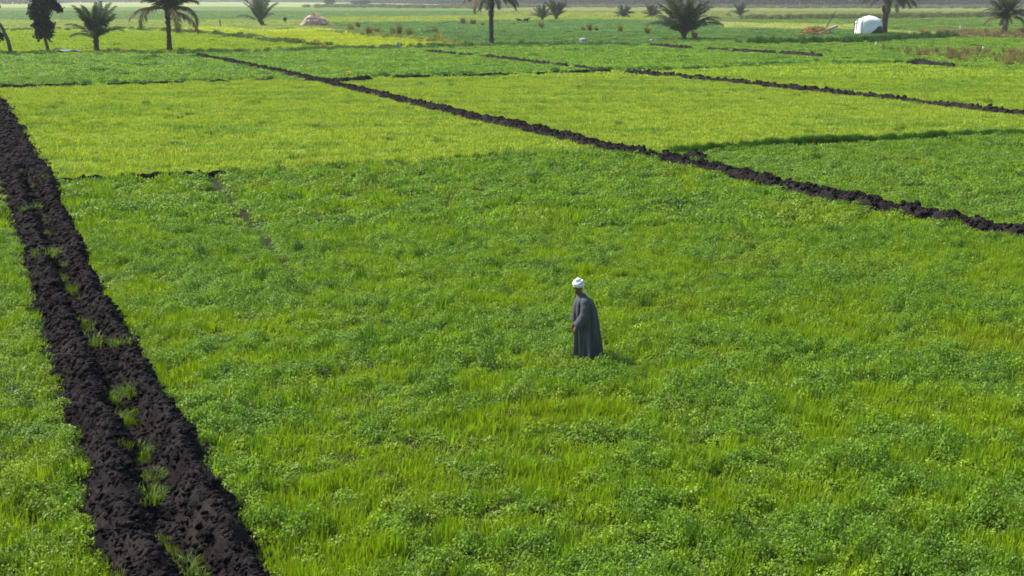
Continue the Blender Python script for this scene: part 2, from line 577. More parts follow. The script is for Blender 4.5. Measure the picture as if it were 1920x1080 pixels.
for coll, y0, y1, step, hz in ((C_NEAR, 12.0, 42.0, 0.178, 1.0), (C_MID, 42.0, 125.0, 0.40, 1.1), (C_FAR, 125.0, 300.0, 1.05, 1.1), (C_FAR, 300.0, 800.0, 3.2, 2.6)):
    X, Y = band(y0, y1, step)
    keep = ~in_poly(X, Y, strip_poly) | (line_dist(X, Y, strip_poly) < 0.30 * (vnoise(X, Y, 0.6, 57) - 0.3))
    for pl, w in BANKS:
        d = line_dist(X, Y, pl)
        keep &= d > w * (0.75 + 0.5 * vnoise(X, Y, 0.4, 5))
    keep &= np.hypot(X - MAN.x, Y - MAN.y) > 0.16
    keep &= (line_dist(X, Y, FURROW) > (0.30 * (coll is C_MID) + 0.13 * (coll is C_NEAR)) * smooth(33, 37, Y) * np.clip(vnoise(X, Y, 2.2, 71) * 2.2 - 0.35, 0, 1))
    X, Y = X[keep], Y[keep]
    owner = np.full(len(X), -1)
    for i, pw in enumerate(plot_world):
        s = (owner < 0) & in_poly(X, Y, pw)
        owner[s] = i
    for i, (nm, kind, poly, pal, hs, label) in enumerate(PLOTS):
        s = owner == i
        if s.sum() < 5:
            continue
        x, y = X[s], Y[s]
        n = len(x)
        big = fbm(x, y, 4.5, 3)                       # patches of one plant or the other
        mid = fbm(x, y, 1.3, 11)
        fine = RNG.random(n)
        relief = fbm(x, y, 2.2, 29)
        if kind == 'mix':
            mval = (fbm(x, y, 3.0, 3) - 0.5) * 1.35 + (fbm(x, y, 0.8, 11) - 0.5) * 2.2 + 0.60 + smooth(30, 50, y) * 0.20
            clov = np.clip(mval, 0.06, 0.94)
        elif kind == 'wheat':
            clov = smooth(0.45, 0.95, (fbm(x * .45, y, 2.6, 3) - 0.5) * 3.0 + (mid - .5) * 1.0 + 0.42)
        else:
            clov = smooth(0.1, 0.8, (big - 0.5) * 2.2 + (mid - .5) * 1.4 + 0.62)
        is_clover = RNG.random(n) < (clov if kind == 'mix' else (np.full(n, 0.02) if kind == 'wheat' else np.full(n, 0.93)))
        ca, cb = np.array(PAL[pal][0]), np.array(PAL[pal][1])
        f = np.clip(1 - clov + RNG.normal(0, 0.10, n), 0, 1)[:, None]
        tint = ca * (1 - f) + cb * f
        warm = np.clip((fbm(x, y, 2.8, 51) - 0.60) * 5, 0, 1)[:, None] * (0.5 if kind == 'mix' else 0.2)   # thin, yellowing plants
        tint = tint * (1 - warm) + np.array([0.25, 0.31, 0.012]) * warm
        tint *= (0.86 + 0.28 * RNG.random(n))[:, None]
        lump = fbm(x, y, 0.55, 83, 2)
        hgt = hs * (0.45 + 0.7 * relief + 1.0 * (lump - 0.5) + 0.22) * (0.62 + 0.76 * RNG.random(n))
        if kind == 'mix':
            hgt *= 0.80 + 0.34 * clov
            fd = line_dist(x, y, FURROW)
            cut = smooth(0.08, 0.34, fd + (vnoise(x, y, 1.1, 71) - .5) * 0.34 + smooth(40, 34, y) * 0.10)
            hgt *= 1 - (1 - cut) * (0.22 + 0.5 * smooth(33, 37, y))
            md = np.hypot(x - MAN.x - .12, (y - MAN.y + .12))
            hgt *= 0.75 + 0.25 * smooth(0.25, 0.6, md)
        odd = RNG.random(n) < (0.012 if kind == 'wheat' else 0.02)        # taller, darker stray weeds
        odd &= vnoise(x, y, 3.0, 95) > 0.45
        tint[odd] = tint[odd] * np.array([0.42, 0.55, 0.8])
        hgt[odd] *= 1.35
        wid = (0.85 + 0.4 * RNG.random(n)) * hz
        if coll is C_FAR:
            hgt = hgt * 0.9
        pick = np.where(is_clover, 0, 4) + RNG.integers(0, 4, n)
        P = np.stack([x, y, np.full(n, 0.004)], 1)
        turn = np.stack([RNG.normal(0, .06, n), RNG.normal(0, .06, n), RNG.uniform(0, 6.283, n)], 1)
        size = np.stack([wid, wid, hgt], 1)
        o = scatter('mixed_crop' if kind == 'mix' else ('wheat_crop' if kind == 'wheat' else 'clover_crop'), coll, P, turn, size, pick, tint)
        where = {12.0: 'nearest stretch', 42.0: 'middle stretch', 125.0: 'distant stretch', 300.0: 'farthest stretch'}[y0]
        tag(o, label + ', ' + where, 'crop', None, 'stuff')

# ------------------------------------------------------------------ earth banks
ICO = []
for sub in (1, 2):
    bm = bmesh.new()
    bmesh.ops.create_icosphere(bm, subdivisions=sub, radius=1.0)
    ICO.append((np.array([v.co[:] for v in bm.verts]), np.array([[v.index for v in f.verts] for f in bm.faces])))
    bm.free()


def clod_shape(sub, seed):
    V, F = ICO[sub]
    r = np.random.default_rng(seed)
    d = r.normal(0, 1, (5, 3))
    d /= np.linalg.norm(d, axis=1)[:, None]
    k = 1 + 0.30 * np.sin(V @ (d * 2.6).T + r.uniform(0, 6, 5)).mean(1) * 2 + r.normal(0, 0.07, len(V))
    cut = np.maximum(0, V @ d[0] - 0.45)
    W = V * k[:, None] - cut[:, None] * d[0] * 0.8
    W[:, 2] *= 0.78
    return W, F


CLODS = [[clod_shape(s, 100 * s + k) for k in range(8)] for s in (0, 1)]


def rotm(n):
    a = RNG.uniform(0, 6.283, n)
    b = RNG.normal(0, 0.4, n)
    ca, sa, cb, sb = np.cos(a), np.sin(a), np.cos(b), np.sin(b)
    M = np.zeros((n, 3, 3))
    M[:, 0, 0], M[:, 0, 1], M[:, 0, 2] = ca, -sa * cb, sa * sb
    M[:, 1, 0], M[:, 1, 1], M[:, 1, 2] = sa, ca * cb, -ca * sb
    M[:, 2, 1], M[:, 2, 2] = sb, cb
    return M


def clod_mesh(name, P, S, sub):
    Vs, Fs, base = [], [], 0
    M = rotm(len(P))
    which = RNG.integers(0, 8, len(P))
    for k in range(8):
        s = which == k
        if not s.any():
            continue
        V, F = CLODS[sub][k]
        W = np.einsum('nij,vj->nvi', M[s], V) * S[s][:, None, None] + P[s][:, None, :]
        n = s.sum()
        Vs.append(W.reshape(-1, 3))
        Fs.append((F[None] + (np.arange(n) * len(V))[:, None, None]).reshape(-1, 3) + base)
        base += n * len(V)
    return np_mesh(name, np.concatenate(Vs), np.concatenate(Fs), M_SOIL)


CLOD_DATA = [np_mesh('clod', CLODS[1][k][0], CLODS[1][k][1], M_SOIL) for k in range(8)]


def resample(pts, step):
    out = []
    for (ax, ay), (bx, by) in zip(pts[:-1], pts[1:]):
        L = math.hypot(bx - ax, by - ay)
        n = max(1, int(L / step))
        for i in range(n):
            t = i / n
            out.append((ax + (bx - ax) * t, ay + (by - ay) * t))
    out.append(pts[-1])
    return np.array(out)


def soil_relief(x, y):
    lump = fbm(x, y, 0.55, 7, 3) - 0.5
    fine = np.abs(fbm(x, y, 0.22, 19, 3) - 0.5)
    return 0.34 * lump + 0.22 * (0.25 - fine)


def bank(pts, width, height, step, label, name='earth_bank', n_parts=0, clod=(0.03, 0.08), dens=40, sub=0, group=None, broken=0.0):
    c = resample(pts, step)
    t = np.gradient(c, axis=0)
    t /= np.linalg.norm(t, axis=1)[:, None]
    nrm = np.stack([-t[:, 1], t[:, 0]], 1)
    mcol = max(8, int(width / step) + 2)
    s = np.linspace(-1, 1, mcol)
    wob = 0.8 + 0.45 * fbm(c[:, 0], c[:, 1], 1.6, 41)
    side = (vnoise(c[:, 0], c[:, 1], 1.2, 43) - 0.5) * width * 0.3
    X = c[:, 0, None] + nrm[:, 0, None] * (s[None] * width / 2 * wob[:, None] + side[:, None])
    Y = c[:, 1, None] + nrm[:, 1, None] * (s[None] * width / 2 * wob[:, None] + side[:, None])
    prof = np.clip(1 - np.abs(s) ** 2.2, 0, 1)[None] * height
    endf = np.minimum(1, np.minimum(np.arange(len(c)), np.arange(len(c))[::-1]) * step / (width * 0.6) + 0.05)[:, None]
    if broken:
        endf = endf * smooth(broken - .1, broken + .1, vnoise(c[:, 0], c[:, 1], 1.8, 61))[:, None]
    Z = prof * endf * (0.75 + 0.5 * fbm(X, Y, 0.9, 47)) + soil_relief(X, Y) * np.minimum(1, prof / (height * .4)) * endf * min(1, height / 0.4) - 0.01
    Z[:, 0] = Z[:, -1] = -0.05
    nr, nc = X.shape
    idx = np.arange(nr * nc).reshape(nr, nc)
    F = np.stack([idx[:-1, :-1], idx[:-1, 1:], idx[1:, 1:], idx[1:, :-1]], -1).reshape(-1, 4)
    root = empty(name, (c[len(c) // 2][0], c[len(c) // 2][1], 0))
    off = np.array([c[len(c) // 2][0], c[len(c) // 2][1], 0])
    V = np.stack([X, Y, Z], -1).reshape(-1, 3)
    o = link('soil_body', np_mesh('soil_body', V - off, F, M_SOIL), root)
    tag(root, label, 'earth bank', group)
    L = len(c) * step
    n = int(L * width * dens)
    i, j = RNG.integers(0, nr, n), np.clip((RNG.normal(0.5, 0.30, n) * nc).astype(int), 1, nc - 2)
    S = clod[0] + (clod[1] - clod[0]) * RNG.random(n) ** 3.2
    P = np.stack([X[i, j], Y[i, j], Z[i, j] + S * 0.25], 1)
    P[:, :2] += RNG.normal(0, step * .5, (n, 2))
    ok = (endf[i, 0] > 0.4)
    P, S = P[ok], S[ok]
    if n_parts:
        size = S * FPX / np.hypot(P[:, 1], CAM_H)
        u, v = to_px(P[:, 0], P[:, 1])
        size[(u < 0) | (u > 1920) | (v > 1080)] = 0
        order = np.argsort(-size)
        for q in order[:n_parts]:
            cl = link('clod', CLOD_DATA[RNG.integers(0, 8)], root)
            cl.location = P[q] - off
            cl.scale = [S[q] * RNG.uniform(.8, 1.3) for _ in range(3)]
            cl.rotation_euler = (RNG.normal(0, .4), RNG.normal(0, .4), RNG.uniform(0, 6.28))
        rest = order[n_parts:]
        P, S = P[rest], S[rest]
    if len(P) > 3:
        lo = link('loose_clods', clod_mesh('loose_clods', P - off, S, sub), root)
        lo['kind'] = 'stuff'
    return root


# the ploughed ditch: two banks with a weedy furrow between them
def ditch():
    vs = [a for a, _, _ in STRIP_W]
    Lp = resample([(p.x, p.y) for _, p, _ in STRIP_W], 0.05)
    # walk both edges together
    def edge(k, m):
        pts = np.array([(e[k].x, e[k].y) for e in STRIP_W])
        t = np.linspace(0, 1, len(pts))
        return pts, t
    A, _ = edge(1, 0)
    B, _ = edge(2, 0)
    mid = (A + B) / 2
    seg = np.r_[0, np.cumsum(np.linalg.norm(np.diff(mid, axis=0), axis=1))]
    s_all, s = [], 0.0
    while s < seg[-1]:
        s_all.append(s)
        y = np.interp(s, seg, mid[:, 1])
        s += 0.045 if y < 36 else (0.08 if y < 60 else 0.18)
    s_all = np.array(s_all)
    a = np.stack([np.interp(s_all, seg, A[:, k]) for k in (0, 1)], 1)
    b = np.stack([np.interp(s_all, seg, B[:, k]) for k in (0, 1)], 1)
    off = np.array([mid[3, 0], mid[3, 1], 0])
    root = empty('ploughed_ditch', off)
    tag(root, 'wide dark ploughed ditch with two clay banks running up the left edge', 'ditch')
    w = np.linalg.norm(b - a, axis=1)
    ncol = 52
    t = np.linspace(-0.06, 1.06, ncol)
    # ragged outer edges
    e0 = (vnoise(a[:, 0], a[:, 1], 0.7, 3) - .5) * 0.16 + (vnoise(a[:, 0], a[:, 1], 0.25, 9) - .5) * 0.08
    e1 = (vnoise(b[:, 0], b[:, 1], 0.7, 5) - .5) * 0.16 + (vnoise(b[:, 0], b[:, 1], 0.25, 2) - .5) * 0.08
    T = t[None] * np.ones((len(a), 1))
    T = T * (1 + (e1 - e0)[:, None]) + e0[:, None]
    X = a[:, 0, None] + (b - a)[:, 0, None] * T
    Y = a[:, 1, None] + (b - a)[:, 1, None] * T
    wander = ((fbm(X.mean(1), Y.mean(1), 1.7, 77) - .5) * 0.22)[:, None]
    tt = t[None] + 0 * wander
    fur = 0.53 + wander                                  # the furrow's line
    far = smooth(53.0, 57.0, Y)                          # beyond the cross bund the furrow is filled
    near = 1 - smooth(16.0, 18.5, Y)                       # and closes in front
    h1 = 0.50 * np.exp(-((tt - 0.26) / 0.16) ** 2)
    h2 = 0.44 * np.exp(-((tt - 0.80) / 0.14) ** 2)
    Z = h1 + h2 + 0.06
    dip = np.exp(-((tt - fur) / 0.11) ** 2)
    Z = Z - dip * 0.20 * (1 - far) * (1 - 0.6 * near)
    Z = Z * (1 - far) + far * (0.36 * np.clip(1 - np.abs((tt - .5) * 2) ** 4, 0, 1))
    edge_f = smooth(-0.06, 0.12, tt) * (1 - smooth(0.88, 1.06, tt))
    Z = Z * (0.25 + 0.75 * edge_f) * (0.8 + 0.4 * fbm(X, Y, 1.1, 33)) + soil_relief(X, Y) * 0.85 * edge_f
    Z = np.maximum(Z, 0.10 + 0.03 * fbm(X, Y, 0.3, 3))
    Z[:, 0] = Z[:, -1] = -0.05
    nr = len(a)
    idx = np.arange(nr * ncol).reshape(nr, ncol)

    def piece(name, c0, c1):
        sub = idx[:, c0:c1 + 1]
        F = np.stack([sub[:-1, :-1], sub[:-1, 1:], sub[1:, 1:], sub[1:, :-1]], -1).reshape(-1, 4)
        used = np.unique(F)
        remap = np.zeros(nr * ncol, int)
        remap[used] = np.arange(len(used))
        V = np.stack([X, Y, Z], -1).reshape(-1, 3)[used] - off
        m = np_mesh(name, V, remap[F], M_SOIL)
        return link(name, m, root)
    piece('bank', 0, 23)
    piece('furrow_bed', 23, 32)
    piece('bank', 32, ncol - 1)
    n = 52000
    i = (RNG.random(n) ** 1.35 * (nr - 1)).astype(int)
    j = RNG.integers(1, ncol - 1, n)
    jit = RNG.normal(0, 0.025, (n, 2))
    far_f = np.clip(Y[i, j] / 26, 0.8, 2.2)
    S = (0.012 + 0.060 * RNG.random(n) ** 4.0) * far_f
    P = np.stack([X[i, j] + jit[:, 0], Y[i, j] + jit[:, 1], Z[i, j] + S * 0.15], 1)
    u, v = to_px(P[:, 0], P[:, 1])
    size = S * FPX / np.hypot(P[:, 1], CAM_H)
    size[(u < 0) | (v > 1080) | (v < 330)] = 0
    order = np.argsort(-size)
    for q in order[:300]:
        cl = link('clod', CLOD_DATA[RNG.integers(0, 8)], root)
        cl.location = P[q] - off
        cl.scale = [S[q] * RNG.uniform(.8, 1.25) for _ in range(3)]
        cl.rotation_euler = (RNG.normal(0, .4), RNG.normal(0, .4), RNG.uniform(0, 6.28))
    rest = order[300:]
    big = (P[rest, 1] < 30) & (S[rest] > 0.032)
    lo = link('loose_clods', clod_mesh('loose_clods', P[rest][big] - off, S[rest][big], 1), root)
    lo['kind'] = 'stuff'
    lo = link('loose_clods', clod_mesh('loose_clods', P[rest][~big] - off, S[rest][~big], 0), root)
    lo['kind'] = 'stuff'
    return X, Y, Z, tt, fur


DITCH = ditch()
bank(BANK_MAIN, 0.88, 0.39, 0.07, 'long dark earth bank crossing from the right edge to the far palms', n_parts=300, clod=(0.018, 0.10), dens=130)
bank(BANK_FAR, 0.72, 0.39, 0.13, 'second long dark earth bank between two yellow-green plots at right', n_parts=60, clod=(0.04, 0.14), dens=30)
bank(BANK_FAR_B, 0.62, 0.42, 0.16, 'thin far end of an earth bank running through the deep green clover', clod=(0.05, 0.14), dens=8, broken=0.2)
bank(BANK_THIN, 0.9, 0.52, 0.18, 'thin dark bank in front of the stout young palm', clod=(0.06, 0.15), dens=6, broken=0.22)
bank(BANK_SPUR, 0.9, 0.40, 0.07, 'short earth spur joining the main bank to the tall grass edge', clod=(0.04, 0.11), dens=26)
bank(BANK_CORNER, 1.0, 0.42, 0.10, 'low earth spur where the main bank meets the clover corner', clod=(0.05, 0.13), dens=14)
bank(BANK_RIGHT, 0.9, 0.45, 0.16, 'short dark bank beside the dark bush at far right', clod=(0.06, 0.15), dens=8)
bank(BUND_LEFT, 0.5, 0.33, 0.16, 'low broken earth ridge between left wheat and clover', 'earth_ridge', clod=(0.05, 0.12), dens=8, broken=0.38)
bank(BUND_MID, 0.55, 0.34, 0.14, 'low broken earth ridge between middle wheat and clover', 'earth_ridge', clod=(0.05, 0.13), dens=8, broken=0.42)
bank(BUND_NEAR, 0.26, 0.32, 0.07, 'small earth ridge leaving the ploughed ditch to the right', 'earth_ridge', clod=(0.04, 0.09), dens=24, broken=0.22)

# ------------------------------------------------------------------ weeds in the furrow, tall grass edge, dry weeds
def shade_attr(m):
    at = m.attributes.new('shade', 'FLOAT', 'FACE')
    at.data.foreach_set('value', RNG.random(len(m.polygons)).astype(np.float32))


def tuft_mesh(name, n, rad, h, wid, mat, seed, spread=0.5):
    r = random.Random(seed)
    mb = MB()
    for i in range(n):
        a, q = r.uniform(0, 6.283), math.sqrt(r.random())
        az = a + r.gauss(0, .6)
        L, w = h * r.uniform(.5, 1.1), wid * r.uniform(.6, 1.2)
        lean = r.uniform(.1, 1.0) * spread
        d = Vector((math.cos(az), math.sin(az), 0))
        sd = Vector((-d.y, d.x, 0))
        p0 = Vector((rad * q * math.cos(a), rad * q * math.sin(a), 0))
        p1 = p0 + d * lean * L * .35 + Vector((0, 0, L * .55))
        p2 = p0 + d * lean * L + Vector((0, 0, L * (1 - .4 * lean)))
        mb.add([p0 - sd * w * .5, p0 + sd * w * .5, p1 - sd * w * .5, p1 + sd * w * .5, p2], [(0, 1, 3, 2), (2, 3, 4)])
    m = mb.mesh(name, mat)
    shade_attr(m)
    return m


M_WEED = leaf_mat('weed_leaf', (0.130, 0.235, 0.016), 0.35, 0.55, 0.2, 0.5)
M_TALL = leaf_mat('tall_grass_leaf', (0.040, 0.115, 0.014), 0.3, 0.55, 0.2, 0.5)
M_DRY = leaf_mat('dry_yellow_leaf', (0.30, 0.25, 0.055), 0.25, 0.8, 0.1, 0.5)
M_DRYG = leaf_mat('dry_green_leaf', (0.19, 0.21, 0.05), 0.25, 0.8, 0.1, 0.5)
M_RUST = leaf_mat('rusty_weed_leaf', (0.26, 0.155, 0.075), 0.2, 0.85, 0.05, 0.5)
M_STRAW = leaf_mat('straw', (0.50, 0.37, 0.32), 0.1, 0.85, 0.05, 0.4)
M_FROND = leaf_mat('palm_frond_leaf', (0.074, 0.090, 0.058), 0.2, 0.7, 0.08, 0.5)
M_FRONDB = leaf_mat('palm_frond_blue_leaf', (0.084, 0.108, 0.082), 0.2, 0.7, 0.08, 0.5)
M_FRONDD = leaf_mat('dry_frond_leaf', (0.20, 0.135, 0.075), 0.15, 0.8, 0.1, 0.4)
M_DARKLEAF = leaf_mat('dark_tree_leaf', (0.020, 0.030, 0.020), 0.12, 0.5, 0.25, 0.5)
M_BUSH = leaf_mat('bush_leaf', (0.035, 0.075, 0.022), 0.25, 0.5, 0.25, 0.5)
M_BARK = simple_mat('palm_bark', (0.045, 0.036, 0.032), (0.10, 0.08, 0.07), 9, 0.9, 0.6, 0.15)
M_BARK2 = simple_mat('grey_bark', (0.055, 0.048, 0.044), (0.13, 0.11, 0.10), 5, 0.9, 0.5, 0.15)
M_ROCK = simple_mat('pale_stone', (0.24, 0.24, 0.26), (0.42, 0.42, 0.44), 3, 0.9, 0.4, 0.2)
M_TARP = simple_mat('white_tarpaulin', (0.70, 0.72, 0.76), (0.82, 0.83, 0.86), 1.4, 0.6, 0.25, 0.3)
M_DARKW = simple_mat('dark_wood', (0.03, 0.026, 0.024), (0.07, 0.06, 0.05), 9, 0.9, 0.3, 0.1)

weed_spots = [(345, 1045, 1.1, 'at the bottom edge of the photograph'), (377, 1062, .7, 'lower right of the nearest clump in the furrow'),
              (277, 937, 1.0, 'on the furrow floor below the widest bank'), (288, 872, .8, 'beside the right bank in the lower furrow'),
              (258, 828, .9, 'above the lower furrow bend'), (214, 776, 1.0, 'against the left bank below the middle clump'), (262, 735, 1.2, 'on the right bank slope mid-ditch'),
              (205, 742, .9, 'at the foot of the left bank mid-ditch'), (238, 715, .8, 'high on the right bank slope'), (226, 660, .9, 'halfway up the ditch by the right bank'),
              (165, 628, 1.5, 'tallest and brightest clump in the ditch'), (172, 600, 1.2, 'just behind the brightest clump in the ditch'), (142, 525, 1.0, 'in the upper ditch by the right bank'), (118, 480, .9, 'in the upper ditch near its middle'),
              (87, 488, 1.3, 'wide clump against the upper left bank'), (108, 455, .8, 'small clump above the wide one in the ditch'), (52, 402, .9, 'on the upper left bank'), (70, 372, 1.1, 'nearest to the cross ridge in the ditch'), (78, 390, .8, 'second below the cross ridge in the ditch')]
tuft_data = [tuft_mesh('blades', 150, 0.24, 0.30, 0.008, M_WEED, 300 + k, 1.0) for k in range(4)]
gx, gy, gz = DITCH[0].ravel(), DITCH[1].ravel(), DITCH[2].ravel()
for k, (u, v, s, where) in enumerate(weed_spots):
    p = G(u, v + 14, 0.2)
    d = (gx - p.x) ** 2 + (gy - p.y) ** 2
    z = gz[d.argmin()]
    o = link('grass_tuft', tuft_data[k % 4])
    o.location = (p.x, p.y, z - 0.03)
    o.rotation_euler = (0, 0, k * 1.3)
    o.scale = (s, s, s * .85)
    tag(o, 'green grass tuft ' + where, 'grass tuft', 'weeds growing in the ploughed ditch')

# thin weeds sprouting along the furrow
nn = 420
fi = RNG.integers(0, DITCH[0].shape[0], nn)
ft = np.clip((DITCH[4][fi, 0] + RNG.normal(0, 0.07, nn) + 0.06) / 1.12 * 51, 1, 50).astype(int)
fx, fy, fz = DITCH[0][fi, ft], DITCH[1][fi, ft], DITCH[2][fi, ft]
ok = (fy < 55) & (vnoise(fx, fy, 1.6, 15) > 0.5) & (fy > 15.5)
fx, fy, fz = fx[ok], fy[ok], fz[ok]
nn = len(fx)
sz = RNG.uniform(.35, .8, nn)
o = scatter('furrow_weeds', C_NEAR, np.stack([fx, fy, fz - .02], 1), np.stack([RNG.normal(0, .2, nn), RNG.normal(0, .2, nn), RNG.uniform(0, 6.28, nn)], 1),
            np.stack([sz, sz, sz * .9], 1), 4 + RNG.integers(0, 4, nn), np.array([[0.15, 0.22, 0.015]]) * RNG.uniform(.6, 1.2, (nn, 1)))
tag(o, 'thin yellow-green weeds sprouting along the furrow of the ploughed ditch', 'weeds', None, 'stuff')

# tall dark grass along the edge of the wheat
EDGE = resample(path([(1268, 284), (1330, 279), (1420, 272), (1500, 268), (1600, 263), (1700, 258), (1800, 253), (1920, 247), (2350, 228)], 0.2), 0.09)
n = len(EDGE) * 4
i = RNG.integers(0, len(EDGE), n)
ey = EDGE[i] + RNG.normal(0, 0.10, (n, 2))
hh = (0.85 + 1.7 * fbm(ey[:, 0], ey[:, 1], 0.8, 17) - smooth(14, 30, ey[:, 0]) * 0.65) * RNG.uniform(.75, 1.2, n)
o = scatter('tall_grass', C_MID, np.stack([ey[:, 0], ey[:, 1], np.full(n, 0.004)], 1), np.stack([RNG.normal(0, .1, n), RNG.normal(0, .1, n), RNG.uniform(0, 6.28, n)], 1),
            np.stack([np.full(n, .55), np.full(n, .55), hh], 1), 4 + RNG.integers(0, 4, n), np.array([[0.055, 0.150, 0.016]]) * RNG.uniform(.7, 1.3, (n, 1)))
tag(o, 'row of tall dark green grass along the near edge of the middle wheat', 'grass', None, 'stuff')


def weedy_line(px, label, tint, spread, hmul, per_m, wmul=.6, clover=0.5, name='grass_verge'):
    c = resample(path(px, 0.2), 0.2)
    n = int(len(c) * 0.2 * per_m)
    i = RNG.integers(0, len(c), n)
    far_k = np.hypot(c[i, 0], c[i, 1])[:, None] / 70
    p = c[i] + RNG.normal(0, 1, (n, 2)) * np.array([0.3, spread]) * np.maximum(1, far_k)
    k = fbm(p[:, 0], p[:, 1], 2.0, 23)
    ok = RNG.random(n) < smooth(0.35, 0.6, k)
    p, k = p[ok], k[ok]
    n = len(p)
    hh = hmul * (0.4 + 1.2 * k) * RNG.uniform(.7, 1.3, n)
    pick = np.where(RNG.random(n) < clover, 0, 4) + RNG.integers(0, 4, n)
    o = scatter(name, C_MID, np.stack([p[:, 0], p[:, 1], np.full(n, .004)], 1), np.stack([RNG.normal(0, .12, n), RNG.normal(0, .12, n), RNG.uniform(0, 6.28, n)], 1),
                np.stack([np.full(n, wmul), np.full(n, wmul), hh], 1), pick, np.array([tint]) * RNG.uniform(.65, 1.35, (n, 1)))
    tag(o, label, 'grass', None, 'stuff')


weedy_line([(430, 320), (600, 311), (760, 302), (900, 294), (1092, 283)], 'dark grassy verge between left wheat and the man\'s field', (0.075, 0.165, 0.032), 0.3, 1.0, 12)
weedy_line([(-300, 104), (0, 101), (100, 99), (240, 98), (400, 98), (600, 92), (760, 87), (860, 84), (960, 84), (1100, 84), (1200, 84)], 'rough grassy verge at the foot of the palms', (0.065, 0.14, 0.040), 1.6, 1.7, 7, 1.6)
weedy_line([(-300, 170), (0, 160), (200, 155), (500, 147)], 'weeds along the ridge between left wheat and clover', (0.055, 0.14, 0.03), 0.5, 1.3, 6, .9)
weedy_line([(690, 144), (900, 138), (1170, 130), (1300, 127), (1500, 117), (1700, 116)], 'weeds along the ridge between middle wheat and clover', (0.055, 0.13, 0.03), 0.6, 1.4, 7, .9)
weedy_line([(-400, 58), (0, 56), (260, 53), (430, 65), (500, 75), (600, 84)], 'weedy edge behind the lime plot at left', (0.08, 0.12, 0.04), 0.8, 2.0, 3, 2.2)
weedy_line([(1400, 81), (1600, 78), (1700, 72), (1780, 69)], 'dark tall grass in place of tree shade right of the white hut', (0.045, 0.105, 0.02), 0.6, 3.4, 8, 2.0, 0.2)  # right end: dark grass tint stands in for the tree's cast shadow
weedy_line([(1780, 66), (1850, 66), (1960, 66), (2200, 66)], 'brown dry weeds around the right palm', (0.23, 0.17, 0.10), 3.0, 3.6, 14, 2.0, 0.2, 'dry_weeds')
weedy_line([(1740, 106), (1800, 106), (1880, 107), (1960, 108), (2200, 110)], 'reddish dry weeds in front of the right palm', (0.25, 0.20, 0.095), 5.0, 2.7, 34, 0.7, 0.0, 'dry_weeds')
weedy_line([(600, 12), (760, 13), (900, 14), (1000, 12), (1450, 14), (1900, 14), (2300, 14)], 'scrubby weeds before the far bare trees', (0.14, 0.15, 0.07), 3.0, 7.0, 4, 8.0, 0.3, 'dry_weeds')
weedy_line([(1400, 35), (1600, 33), (1900, 29), (2300, 27)], 'olive scrub strip behind the white hut', (0.11, 0.13, 0.05), 2.0, 4.6, 6, 4.0, 0.3, 'dry_weeds')
weedy_line([(880, 82), (800, 74), (700, 64), (640, 58)], 'pale dry grass at the edge of the bright plot', (0.23, 0.25, 0.09), 1.0, 1.9, 4, 1.4, 0.1, 'dry_weeds')

# ------------------------------------------------------------------ palms
def frond_mesh(name, elev, droop, seed, mat, nl=44, width=0.17):
    """one feather leaf, unit length, leaving the crown along +X"""
    r = random.Random(seed)
    mb = MB()
    pts, p, a = [], Vector((0, 0, 0)), elev
    ns = 12
    for k in range(ns + 1):
        pts.append(p.copy())
        t = k / ns
        a -= droop / ns * (0.3 + 1.4 * t)
        p = p + Vector((math.cos(a), r.gauss(0, .04), math.sin(a))) / ns
    mb.tube(pts, [0.014 * (1 - .8 * k / ns) + .002 for k in range(ns + 1)], 4, False)
    for k in range(nl):
        t = 0.14 + 0.86 * k / nl
        q = t * ns
        i = min(int(q), ns - 1)
        base = pts[i].lerp(pts[i + 1], q - i)
        d = (pts[i + 1] - pts[i]).normalized()
        for sgn in (-1, 1):
            L = width * (0.45 + 0.75 * math.sin(math.pi * min(1, t * .9 + .12))) * r.uniform(.75, 1.15)
            side = Vector((0, sgn, 0))
            up = d.cross(Vector((0, 1, 0))) * -1
            ldir = (d * .75 + side * .75 + up * r.uniform(.05, .5)).normalized()
            tip = base + ldir * L + Vector((0, 0, -L * .18))
            w = d * 0.0105
            midp = base + ldir * L * .5
            mb.add([base - w * .6, base + w * .6, midp + w, tip, midp - w], [(0, 1, 2, 4), (4, 2, 3)])
    m = mb.mesh(name, mat)
    shade_attr(m)
    return m


FR = {}
for key, mat in (('g', M_FROND), ('b', M_FRONDB), ('d', M_FRONDD)):
    FR[key] = {'up': [frond_mesh('frond', R(80), R(35), 1, mat), frond_mesh('frond', R(70), R(45), 2, mat)],
               'mid': [frond_mesh('frond', R(52), R(75), 3, mat), frond_mesh('frond', R(42), R(70), 4, mat)],
               'low': [frond_mesh('frond', R(22), R(85), 5, mat), frond_mesh('frond', R(8), R(75), 6, mat)],
               'hang': [frond_mesh('frond', R(28), R(140), 7, mat), frond_mesh('frond', R(15), R(125), 8, mat)]}


